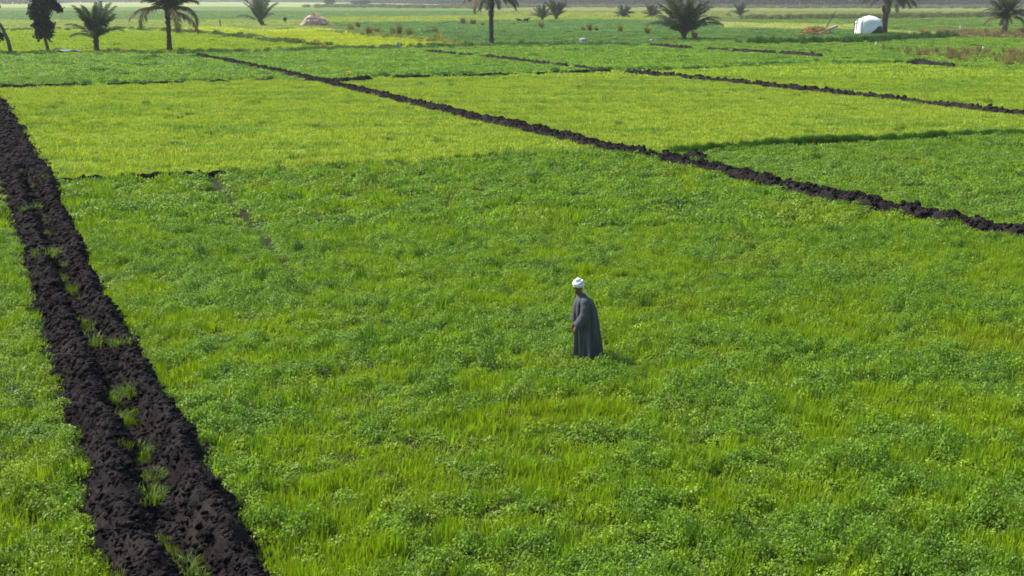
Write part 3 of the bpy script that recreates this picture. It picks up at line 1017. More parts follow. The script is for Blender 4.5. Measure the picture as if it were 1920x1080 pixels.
def palm(px, trunk_h, r0, flen, counts, label, key='g', lean=(0, 0), dry=0, seed=0, boots=True, group='date palms among the fields', name='date_palm'):
    r = random.Random(seed)
    p = G(px[0], px[1], 0.1)
    k_ = 1 / ppm(p)
    trunk_h, r0, flen = trunk_h * k_, r0 * k_, flen * k_
    lean = (lean[0] * k_, lean[1] * k_)
    root = empty(name, (p.x, p.y, 0))
    tag(root, label, 'palm', group)
    mb = MB()
    n = max(4, int(trunk_h / 0.28))
    pts, rad = [], []
    for k in range(n + 1):
        t = k / n
        pts.append((lean[0] * t * t, lean[1] * t * t, -0.1 + (trunk_h + 0.1) * t))
        f = 1.0 + 0.45 * math.exp(-t * trunk_h / 0.5) - 0.25 * t
        if boots and trunk_h > 2:
            f += 0.5 * math.exp(-((t - 0.96) * trunk_h / 0.55) ** 2)
        rad.append(r0 * f * (1.05 if k % 2 else 0.92) * r.uniform(.95, 1.05))
    mb.tube(pts, rad, 10)
    trunk = mb.build('trunk', M_BARK, root)
    # stubs of cut leaf stalks
    bt = MB()
    m = int(trunk_h * 9) if trunk_h > 1 else 10
    for k in range(m):
        t = r.uniform(0.55, 1.0)
        a = k * 2.4
        z = trunk_h * t
        c = Vector((lean[0] * t * t, lean[1] * t * t, z))
        d = Vector((math.cos(a), math.sin(a), 0))
        q = c + d * r0 * .7
        bt.tube([q, q + d * r0 * .55 + Vector((0, 0, r0 * .9))], [r0 * .22, r0 * .12], 4)
    bt.build('leaf_stubs', M_BARK, trunk)
    top = Vector((lean[0], lean[1], trunk_h))
    j = 0
    for cls, cnt in counts:
        for k in range(cnt):
            kk = 'd' if (cls in ('low', 'hang') and r.random() < dry) else key
            o = link('frond', r.choice(FR[kk][cls]), root)
            a = j * 2.39996 + r.gauss(0, .2)
            j += 1
            o.location = top + Vector((math.cos(a), math.sin(a), 0)) * r0 * .4 + Vector((0, 0, r.uniform(-.15, .1)))
            o.rotation_euler = (r.gauss(0, .12), r.gauss(0, .08), a)
            s = flen * r.uniform(.82, 1.12)
            o.scale = (s, s, s)
    return root


palm((318, 94), 75, 4.8, 88, [('up', 26), ('mid', 12), ('low', 3), ('hang', 5)], 'tall date palm with bare dark trunk and drooping fronds at left', 'g', (0, 0), 0.75, 1)
palm((181, 95), 24, 5.0, 68, [('up', 30), ('mid', 8)], 'young date palm fanning out between dark tree and tall left palm', 'b', (0, 0), 0.8, 2)
palm((921, 82), 90, 4.8, 64, [('up', 10), ('mid', 12), ('low', 10), ('hang', 2)], 'slender date palm standing alone at the centre top', 'g', (1, 0), 0.3, 3)
palm((1282, 74), 11, 4.6, 80, [('up', 40), ('mid', 14)], 'stout young date palm with dense upright fronds behind the thin bank', 'b', (0, 0), 0.7, 4)
palm((1657, 63), 69, 6.0, 62, [('up', 10), ('mid', 12), ('low', 14), ('hang', 2)], 'date palm with dark crown beside the white hut', 'g', (6, 0), 0.2, 5)
palm((1882, 66), 32, 5.0, 45, [('up', 32), ('mid', 24), ('low', 3), ('hang', 5)], 'short date palm with bushy crown at far right', 'b', (2, 0), 0.15, 6)
GB = 'young bushy palms in the far fields'
palm((493, 48), 8, 4.0, 52, [('up', 16), ('mid', 2)], 'narrow upright young palm left of the straw heap', 'b', (-5, 0), 0, 7, group=GB, name='young_palm')
palm((1017, 37), 3, 2.5, 26, [('up', 24), ('mid', 8)], 'paler left one of the paired bushy young palms', 'b', (0, 0), 0, 8, group=GB, name='young_palm')
palm((1043, 36), 4, 3, 36, [('up', 36), ('mid', 4)], 'darker right one of the paired bushy young palms', 'g', (0, 0), 0, 9, group=GB, name='young_palm')
palm((1170, 32), 3, 3, 22, [('up', 26), ('mid', 22), ('low', 6)], 'round bushy young palm just left of another like it', 'b', (0, 0), 0, 10, group=GB, name='young_palm')
palm((1222, 32), 3, 3, 22, [('up', 26), ('mid', 22), ('low', 8)], 'round bushy young palm left of the stout palm', 'g', (0, 0), 0, 11, group=GB, name='young_palm')
palm((1388, 30), 3, 3, 23, [('up', 24), ('mid', 12)], 'bushy young palm on the far olive strip right of the stout palm', 'b', (0, 0), 0, 12, group=GB, name='young_palm')

# ------------------------------------------------------------------ leafy trees
def leaf_cloud(name, blobs, n, leaf, mat, seed):
    r = np.random.default_rng(seed)
    vol = np.array([b[3] * b[4] * b[5] for b in blobs]) ** .8
    w = r.choice(len(blobs), n, p=vol / vol.sum())
    B = np.array(blobs)[w]
    d = r.normal(0, 1, (n, 3))
    d /= np.linalg.norm(d, axis=1)[:, None]
    q = r.random(n) ** 0.38
    lump = 0.8 + 0.4 * np.sin(d[:, 0] * 5 + w) * np.sin(d[:, 2] * 4 + w * 2)
    C = B[:, :3] + d * B[:, 3:6] * (q * lump)[:, None]
    a = r.normal(0, 1, (n, 3))
    a /= np.linalg.norm(a, axis=1)[:, None]
    b = np.cross(a, r.normal(0, 1, (n, 3)))
    b /= np.linalg.norm(b, axis=1)[:, None]
    s = (leaf * r.uniform(.6, 1.4, n))[:, None]
    V = np.stack([C - a * s, C + b * s * .55, C + a * s, C - b * s * .55], 1).reshape(-1, 3)
    F = np.arange(4 * n).reshape(n, 4)
    m = np_mesh(name, V, F, mat)
    shade_attr(m)
    return m


def tree(px, trunk, limbs, blobs, n, leaf, mat, label, name='dark_tree', group=None, seed=0, bark=None):
    p = G(px[0], px[1], 0.1)
    root = empty(name, (p.x, p.y, 0))
    tag(root, label, 'tree', group)
    root.scale = (17.2 / ppm(p),) * 3
    mb = MB()
    mb.tube([q[:3] for q in trunk], [q[3] for q in trunk], 9)
    tr = mb.build('trunk', bark or M_BARK2, root, True)
    for l in limbs:
        mb = MB()
        mb.tube([q[:3] for q in l], [q[3] for q in l], 6)
        mb.build('limb', bark or M_BARK2, tr, True)
    link('crown', leaf_cloud('crown', blobs, n, leaf, mat, seed), root)
    return root


tree((91, 97), [(0, 0, -.1, .22), (-.12, 0, .7, .17), (-.32, 0, 1.6, .16), (-.42, 0, 3.2, .13), (-.4, 0, 6, .06)],
     [[(-.35, 0, 2.2, .08), (-1.0, .2, 3.2, .05), (-1.5, .3, 4.4, .02)], [(-.4, 0, 2.6, .08), (.4, -.2, 3.6, .05), (1.2, -.2, 4.8, .02)]],
     [(-.45, 0, 2.6, 1.2, 1.1, 1.1), (-.5, 0, 4.0, 1.35, 1.3, 1.4), (-.1, 0, 5.6, 1.6, 1.5, 1.6), (-.9, .1, 1.95, .6, .6, .75), (.15, -.1, 1.9, .55, .5, .75), (-1.35, 0, 4.6, .8, .8, .8),
      (.9, 0, 4.9, 1.0, .7, .55), (1.5, 0, 4.5, .5, .4, .35), (-.2, 0, 7.2, 1.5, 1.4, 1.3), (.45, 0, 2.9, .6, .6, .5), (-1.3, 0, 2.9, .4, .5, .4)], 9000, 0.16, M_DARKLEAF,
     'dense dark tree with foliage hanging low over a grey trunk', group=None, seed=5)
tree((21, 99), [(0, 0, -.1, .24), (-.25, 0, 1.4, .2), (-.75, 0, 2.7, .18), (-1.3, 0, 3.6, .16)],
     [[(-.9, 0, 2.9, .12), (-1.6, 0, 4.2, .08), (-1.7, 0, 6, .03)], [(-.3, 0, 1.6, .1), (-.9, .1, 2.2, .06), (-1.5, .1, 2.4, .03)]],
     [(-1.5, 0, 2.1, .75, .7, .8), (-.95, 0, 1.75, .35, .35, .5), (-2.0, 0, 4.9, 1.2, 1.1, 1.2), (-2.4, 0, 6.6, 1.6, 1.5, 1.4)], 4500, 0.16, M_DARKLEAF,
     'leaning dark tree trunk cut by the left edge of the photograph', group=None, seed=6)


def bush(px, w, h, n, leaf, mat, label, name='bush', group=None, seed=0):
    p = G(px[0], px[1], 0.1)
    root = empty(name, (p.x, p.y, 0))
    tag(root, label, 'bush', group)
    w, h = w / ppm(p), h / ppm(p)
    leaf = leaf * w
    mb = MB()
    for k in range(5):
        a = k * 1.26 + seed
        mb.tube([(0, 0, -.05), (math.cos(a) * w * .15, math.sin(a) * w * .15, h * .4), (math.cos(a) * w * .3, math.sin(a) * w * .3, h * .75)], [.05 * h, .035 * h, .012 * h], 5)
    mb.build('stems', M_BARK2, root)
    bl = [(random.uniform(-.3, .3) * w, random.uniform(-.3, .3) * w, h * random.uniform(.35, .72), w * .26, w * .26, h * .26) for _ in range(7)]
    link('foliage', leaf_cloud('foliage', bl, n, leaf, mat, seed), root)
    return root


bush((622, 10), 30, 15, 900, .05, M_DARKLEAF, 'small dark bush on the pale strip at the top left of centre', seed=3)
bush((679, 10), 48, 12, 1100, .04, M_DARKLEAF, 'wide low dark bush at the top left of centre', seed=4)
bush((1722, 12), 44, 20, 1300, .04, M_DARKLEAF, 'dark bush at the top right behind the hut palm', seed=5)
bush((1722, 120), 46, 15, 900, .03, M_BUSH, 'dark green bush on the short bank at right', seed=6)
bush((535, 42), 10, 13, 300, .08, M_BUSH, 'small dark shrub between narrow palm and straw heap', seed=7)
bush((404, 63), 10, 8, 260, .08, M_BUSH, 'tiny dark shrub on the far edge of the lime plot', seed=8)

# ------------------------------------------------------------------ far belt of bare trees
def belt(px, h, n, color, label, seed):
    r = np.random.default_rng(seed)
    c = resample([(q.x, q.y) for q in (G(u, v, 0.1) for u, v in px)], 4.0)
    k = r.integers(0, len(c), n)
    x, y = c[k, 0] + r.normal(0, 2.5, n), c[k, 1] + np.abs(r.normal(0, 25, n))
    top = h * (0.55 + 0.8 * fbm(x, y, 16.0, seed))
    z = top * r.random(n) ** 0.75
    C = np.stack([x, y, z], 1)
    a = r.normal(0, 1, (n, 3)) + np.array([0, 0, .5])
    a /= np.linalg.norm(a, axis=1)[:, None]
    b = np.cross(a, r.normal(0, 1, (n, 3)))
    b /= np.linalg.norm(b, axis=1)[:, None]
    s = r.uniform(1.2, 3.0, n)[:, None]
    V = np.stack([C - a * s, C + b * s * .4, C + a * s, C - b * s * .4], 1).reshape(-1, 3)
    m = np_mesh('far_trees', V, np.arange(4 * n).reshape(n, 4), leaf_mat('far_trees_%d' % seed, color, .1, .9, .05, .3))
    shade_attr(m)
    tag(link('far_trees', m), label, 'trees', None, 'stuff')


belt([(685, 6), (800, 7), (1000, 9), (1250, 10.5), (1450, 11.5), (1600, 11), (1800, 10), (2000, 9), (2500, 8)], 15.0, 60000, (0.060, 0.036, 0.050), 'far belt of bare purplish-brown trees along the top right', 21)
belt([(-700, 6), (0, 7.5), (50, 7.5), (110, 5), (300, 4), (480, 4), (700, 5)], 11.0, 40000, (0.07, 0.085, 0.08), 'far grey-blue belt of trees along the top left', 22)

# ------------------------------------------------------------------ dry shrubs
M_DRYD = leaf_mat('dry_brown_leaf', (0.17, 0.125, 0.055), 0.2, 0.85, 0.05, 0.5)
dry = [(657, 57, 20, 14, 'y', 'leftmost of the dry reedy clumps above the bright plot'), (672, 52, 8, 12, 'b', 'small brown clump beside the leftmost dry clump'),
       (692, 66, 13, 19, 'b', 'brown reedy clump at the top edge of the bright plot'), (706, 62, 20, 14, 'y', 'pale dry clump touching the brown one above the bright plot'),
       (738, 65, 22, 17, 'y', 'broad pale reedy clump in the middle of the dry row'), (749, 65, 8, 21, 'b', 'tall thin brown clump in the middle of the dry row'),
       (768, 67, 18, 17, 'y', 'yellow clump right of the tall thin brown one'), (816, 62, 20, 14, 'y', 'faint yellow clump above the last pale one of the row'), (822, 76, 34, 15, 'p', 'broad pinkish dry clump at the right end of the row'),
       (868, 45, 12, 13, 'b', 'brown clump left of the slender palm, outer one'), (887, 46, 16, 12, 'b', 'brown clump left of the slender palm, inner one'), (906, 48, 10, 6, 'b', 'low brown clump touching the slender palm'),
       (1015, 53, 12, 14, 'y', 'dry clump below the paired bushy palms'), (1093, 57, 10, 9, 'y', 'small yellow clump beside the middle dry clump'), (1106, 58, 10, 15, 'b', 'middle dry clump in the bluish field'), (1119, 58, 9, 8, 'b', 'low clump right of the middle dry clump'),
       (1163, 60, 11, 16, 'y', 'dry clump below the left round palm'), (1214, 64, 13, 19, 'y', 'tallest dry clump, left of the stout palm'), (1302, 72, 14, 18, 'b', 'brown dry clump just right of the stout palm'), (1262, 76, 26, 8, 'p', 'low brown dead growth left of the stout palm foot'),
       (1320, 46, 10, 8, 'b', 'short brown clump right of the stout palm crown'), (1346, 47, 12, 11, 'y', 'rusty clump at the left end of the pale dry strip'), (232, 98, 26, 9, 'p', 'low dry weeds between young palm and tall left palm'), (206, 98, 12, 12, 'y', 'thin pale weed right of the young palm'),
       (607, 88, 18, 8, 'p', 'dry weeds below the bright plot')]
mats = {'y': M_DRYG, 'b': M_DRYD, 'p': M_DRY}
for k, (u, v, w, h, m, lab) in enumerate(dry):
    p = G(u, v, 0.1)
    s = ppm(p)
    o = link('dry_shrub', tuft_mesh('dry_shrub', 110, w / s * .26, h / s * 1.2, 0.8 / s, mats[m], 500 + k, 0.75))
    o.location = (p.x, p.y, -0.02)
    tag(o, lab, 'dry shrub', 'dry reedy clumps in the far fields')

# ------------------------------------------------------------------ straw heap, brush heap, hut, small things
def heap(px, w, h, label, name, mats_n, seed, stalk=0.5):
    p = G(px[0], px[1], 0.1)
    root = empty(name, (p.x, p.y, 0))
    tag(root, label, 'heap')
    w, h, stalk = w / ppm(p), h / ppm(p), stalk / ppm(p)
    thick = 0.45 / ppm(p)
    r = random.Random(seed)
    V, F = [], []
    n, m = 22, 8
    for i in range(m + 1):
        t = i / m
        for k in range(n):
            a = 2 * math.pi * k / n
            rr = (1 - t * .97) ** .40 * (1 + .14 * math.sin(3 * a + seed) + .07 * r.gauss(0, 1))
            V.append((math.cos(a) * rr * w / 2, math.sin(a) * rr * w * .36, h * t * .88 - .05 + r.gauss(0, .03) * h))
    for i in range(m):
        for k in range(n):
            F.append((i * n + k, i * n + (k + 1) % n, (i + 1) * n + (k + 1) % n, (i + 1) * n + k))
    F.append(tuple(m * n + k for k in range(n)))
    mb = MB()
    mb.add(V, F)
    mo = mb.mesh('mound', mats_n[0][0])
    shade_attr(mo)
    link('mound', mo, root)
    for mat, cnt, ax, az in mats_n:
        mb = MB()
        for _ in range(cnt):
            a = r.uniform(0, 6.28)
            t = r.random()
            rr = (1 - t) ** .55 * r.uniform(.85, 1.05)
            q = Vector((math.cos(a) * rr * w / 2 * .96 + ax * w, math.sin(a) * rr * w * .36, h * t * .9))
            if abs(q.x) > w * .56:
                continue
            d = Vector((r.gauss(0, 1), r.gauss(0, 1), r.gauss(.15, .55))).normalized() * stalk * r.uniform(.5, 1)
            s = d.cross(Vector((r.gauss(0, 1), r.gauss(0, 1), 1))).normalized() * thick
            mb.add([q - s, q + s, q + d + s * .5, q + d - s * .5], [(0, 1, 2, 3)])
        st = mb.mesh('stalks', mat)
        shade_attr(st)
        so = link('stalks', st, root)
        so['kind'] = 'stuff'
    return root


heap((591, 48), 54, 23, 'pinkish heap of dry stalks in the far field at left', 'straw_heap', [(M_STRAW, 700, 0, 0), (M_RUST, 160, 0, 0)], 3, 8)
br = heap((1530, 65), 62, 16, 'low reddish brush heap left of the white hut', 'brush_heap', [(M_RUST, 420, -.1, 0), (M_BUSH, 200, .02, 0), (M_DRYD, 200, .15, 0)], 4, 8)
for name, a, b, lab in (('pole', (1.0, 0, .5), (2.4, .2, 3.0), 'thin grey pole leaning on the brush heap'), ('plank', (1.2, -.1, .75), (2.6, -.2, 1.25), 'pale board lying across the right end of the brush heap')):
    p = G(1530, 65, .1)
    mb = MB()
    kk = 15.0 / ppm(p)
    a, b = Vector(a) * kk, Vector(b) * kk
    if name == 'pole':
        mb.tube([a, b], [.09, .06], 6)
        o = mb.build('pole', M_DARKW)
    else:
        d = (b - a)
        s, t = Vector((0, .5, 0)), Vector((0, 0, .4))
        mb.add([a - s, a + s, b + s, b - s, a - s - t, a + s - t, b + s - t, b - s - t], [(0, 1, 2, 3), (7, 6, 5, 4), (0, 4, 5, 1), (1, 5, 6, 2), (2, 6, 7, 3), (3, 7, 4, 0)])
        o = mb.build('board', M_ROCK)
    o.location = (p.x, p.y, 0)
    tag(o, lab, name if name == 'pole' else 'board')


def hut():
    p = G(1629, 64, 0.1)
    root = empty('tarpaulin_hut', (p.x, p.y, 0), R(8))
    tag(root, 'small white tarpaulin hut beside a palm trunk at right', 'hut')
    # frame of poles
    W, D, H = 1.6, 1.3, 2.6
    root.scale = (13.6 / ppm(p),) * 3
    for x, y in ((-W, -D), (W, -D), (-W, D), (W, D)):
        mb = MB()
        mb.tube([(x, y, -.1), (x * .96, y, H * .8)], [.06, .05], 6)
        mb.build('post', M_DARKW, root)
    mb = MB()
    mb.tube([(-W, 0, H * .86), (W, 0, H * .9)], [.05, .05], 6)
    mb.build('ridge_pole', M_DARKW, root)
    # the sheet: a sagging dome-topped cover, open low at the right
    V, F = [], []
    nu, nv = 40, 26
    for j in range(nv + 1):
        for i in range(nu + 1):
            a = i / nu * 2 * math.pi
            t = j / nv
            c, s = math.cos(a), math.sin(a)
            sq = (abs(c) ** 3.2 + abs(s) ** 3.2) ** (-1 / 3.2)
            k = 1 - 0.10 * t if t < .62 else (0.938) * max(0, 1 - ((t - .62) / .38) ** 1.7) ** .8
            lean = .22 * (1 - t)
            z = .12 + (H - .12) * (t if t < .62 else .62 + (t - .62))
            if t < .62:
                z = .12 + (H - .12) * t
            else:
                z = .12 + (H - .12) * (.62 + .38 * ((t - .62) / .38) ** .8)
            fold = 1 + .025 * math.sin(7 * a + 3 * t) + .02 * math.sin(13 * a - 4 * t)
            z0 = 0
            if t < .62:                          # the hem is lifted at the right front corner
                lift = max(0, 1 - abs(((a - R(305) + math.pi) % (2 * math.pi)) - math.pi) / .85) * 1.15
                z += lift * (1 - t / .62)
            V.append((c * sq * k * W * 1.04 * fold - lean * max(0, -c) * 1.2 + .10 * math.sin(math.pi * min(1, t)) * max(0, c), s * sq * k * D * 1.06 * fold, z))
    for j in range(nv):
        for i in range(nu):
            q = j * (nu + 1) + i
            F.append((q, q + 1, q + nu + 2, q + nu + 1))
    mb = MB()
    mb.add(V, F)
    o = mb.build('sheet', M_TARP, root, True)
    sm = o.modifiers.new('thick', 'SOLIDIFY')
    sm.thickness = .02
    mb = MB()
    mb.tube([(-W - .62, -D * .6, -.05), (-W - .50, -D * .6, 1.5), (-W - .36, -D * .5, 2.0)], [.06, .06, .05], 6)
    mb.build('post', M_DARKW, root)
    # bundle tied at the left post
    b = MB()
    Vc, Fc = CLODS[1][2]
    b.add(Vc * np.array([.2, .18, .3]) + np.array([-W - .52, -D * .6, 1.62]), Fc.tolist())
    b.build('bundle', M_TARP, root, True)
    # dark lumps in the opening under the lifted hem
    for x, s in ((.55, .42), (1.15, .38)):
        b = MB()
        b.add(CLODS[1][4][0] * np.array([s, s * .8, s]) + np.array([x, -D * .85, .3]), Fc.tolist())
        b.build('dark_lump', M_DARKW, root, True)


hut()


def stone(px, w, h, label, k, mat=None, name='stone'):
    p = G(px[0], px[1], .1)
    s = ppm(p)
    V, F = CLODS[1][k]
    mb = MB()
    mb.add(V * np.array([w / s / 2, w / s / 2.4, h / s * .62]) + np.array([0, 0, h / s * .32]), F.tolist())
    o = mb.build(name, mat or M_ROCK)
    o.location = (p.x, p.y, .05)
    tag(o, label, 'stone')


stone((1095, 80), 17, 13, 'pale grey stone in the clover right of the slender palm', 1)
stone((746, 89), 10, 13, 'upright grey stone at the edge of the bright plot', 3)
stone((1222, 78), 7, 9, 'small pale stone near the left end of the thin bank', 5)
stone((1884, 69), 6, 6, 'small white stone at the foot of the right palm', 6)

# pale sheet lying by the dark tree
p = G(124, 99, .1)
V, F = [], []
for j in range(7):
    for i in range(19):
        x, y = (i / 18 - .5) * 2.7, (j / 6 - .5) * 1.1
        V.append((x, y, .30 + .12 * math.sin(i * .5) * math.cos(j) + .04 * random.random() - .12 * (abs(i - 9) / 9) ** 3))
for j in range(6):
    for i in range(18):
        q = j * 19 + i
        F.append((q, q + 1, q + 20, q + 19))
mb = MB()
mb.add(V, F)
o = mb.build('plastic_sheet', M_TARP, None, True)
o.scale = (17.0 / ppm(p),) * 3
o.location = (p.x, p.y + .5, .05)
o.modifiers.new('thick', 'SOLIDIFY').thickness = .03
tag(o, 'pale crumpled sheet lying in the grass right of the dark tree', 'sheet')

# pale stakes and a forked stick
for k, (u, v, h, lab) in enumerate([(1642, 86, 9, 'short pale stake in the crop in front of the white hut'), (1800, 55, 8, 'pale stake among brown weeds left of the right palm'),
                                    (1843, 93, 7, 'pale stake in the crop in front of the right palm')]):
    p = G(u, v, .1)
    s = ppm(p)
    mb = MB()
    mb.tube([(0, 0, -.05), (.02, 0, h / s * .6), (.03, 0, h / s)], [.13, .13, .11], 6)
    o = mb.build('stake', M_TARP)
    o.location = (p.x, p.y, 0)
    tag(o, lab, 'stake', 'pale stakes in the far crops')
p = G(413, 50, .1)
mb = MB()
mb.tube([(0, 0, -.05), (0, 0, .8), (-.15, 0, 1.15)], [.08, .08, .05], 6)
mb.tube([(0, 0, .7), (.18, 0, 1.2)], [.06, .04], 6)
o = mb.build('forked_stick', M_DARKW)
o.scale = (11.0 / ppm(p),) * 3
o.location = (p.x, p.y, 0)
tag(o, 'dark forked stick standing in the pale strip right of the tall left palm', 'stick')

# yellow flowering weed on the corner of the clover
p = G(656, 141, .1)
root = empty('flowering_weed', (p.x, p.y, 0))
tag(root, 'yellow flowering weed on the clover corner by the main bank', 'plant')
link('leaves', tuft_mesh('leaves', 40, .15, .42, .03, M_WEED, 77, .6), root)
M_YEL = leaf_mat('yellow_petal', (0.75, 0.60, 0.03), .2, .6, .2, .2)
link('flowers', leaf_cloud('flowers', [(0, 0, .42, .28, .2, .10)], 60, .05, M_YEL, 9), root)

# ------------------------------------------------------------------ two dark animals grazing far off
M_HIDE = simple_mat('black_hide', (0.012, 0.011, 0.011), (0.03, 0.027, 0.025), 6, .7, .2, .2)


def cow(px, size, rz, label):
    p = G(px[0], px[1], .1)
    root = empty('cow', (p.x, p.y, 0), rz)
    tag(root, label, 'cow', 'black cattle in the far field')
    m = bpy.data.meshes.new('body')
    P = [(0, 0, .52), (.28, 0, .54), (.42, 0, .62), (.55, 0, .72), (.68, 0, .68), (.80, 0, .58), (-.28, 0, .55), (-.42, 0, .54), (-.50, 0, .46)]
    Rr = [(.17, .19), (.15, .18), (.10, .12), (.07, .08), (.075, .08), (.045, .045), (.15, .18), (.06, .06), (.02, .02)]
    E = [(0, 1), (1, 2), (2, 3), (3, 4), (4, 5), (0, 6), (6, 7), (7, 8)]
    for sy in (-1, 1):
        b = len(P)
        P += [(.28, sy * .09, .40), (.29, sy * .09, .20), (.27, sy * .09, .0)]
        Rr += [(.06, .06), (.035, .035), (.03, .03)]
        E += [(1, b), (b, b + 1), (b + 1, b + 2)]
        b = len(P)
        P += [(-.24, sy * .10, .40), (-.36, sy * .10, .22), (-.31, sy * .10, .0)]
        Rr += [(.075, .075), (.035, .035), (.03, .03)]
        E += [(6, b), (b, b + 1), (b + 1, b + 2)]
        b = len(P)
        P += [(.64, sy * .11, .74), (.60, sy * .17, .70)]
        Rr += [(.025, .015), (.015, .01)]
        E += [(4, b), (b, b + 1)]
    m.from_pydata(P, E, [])
    m.materials.append(M_HIDE)
    o = link('body', m, root)
    sk = o.modifiers.new('skin', 'SKIN')
    for k, r in enumerate(Rr):
        m.skin_vertices[0].data[k].radius = r
    m.skin_vertices[0].data[0].use_root = True
    sk.use_smooth_shade = True
    o.modifiers.new('sub', 'SUBSURF').levels = 1
    root.scale = (size,) * 3


cow((974, 42), 1.6, R(170), 'left one of two black cattle in the bluish field')
cow((986, 42), 1.75, R(20), 'right one of two black cattle in the bluish field')

# ------------------------------------------------------------------ the man
M_SKIN = simple_mat('brown_skin', (0.17, 0.085, 0.052), (0.22, 0.11, 0.068), 12, .55, .1, .35)
M_ROBE = simple_mat('grey_robe_cloth', (0.066, 0.074, 0.079), (0.090, 0.099, 0.104), 5, .9, .25, .15)
M_TURB = simple_mat('white_turban_cloth', (0.72, 0.73, 0.77), (0.82, 0.83, 0.86), 9, .85, .3, .15)
M_EYE = simple_mat('dark_eye', (0.01, 0.008, 0.007), None, 5, .3, 0, .5)
M_HAIR = simple_mat('grey_black_hair', (0.02, 0.018, 0.017), (0.06, 0.055, 0.05), 30, .8, 0, .1)


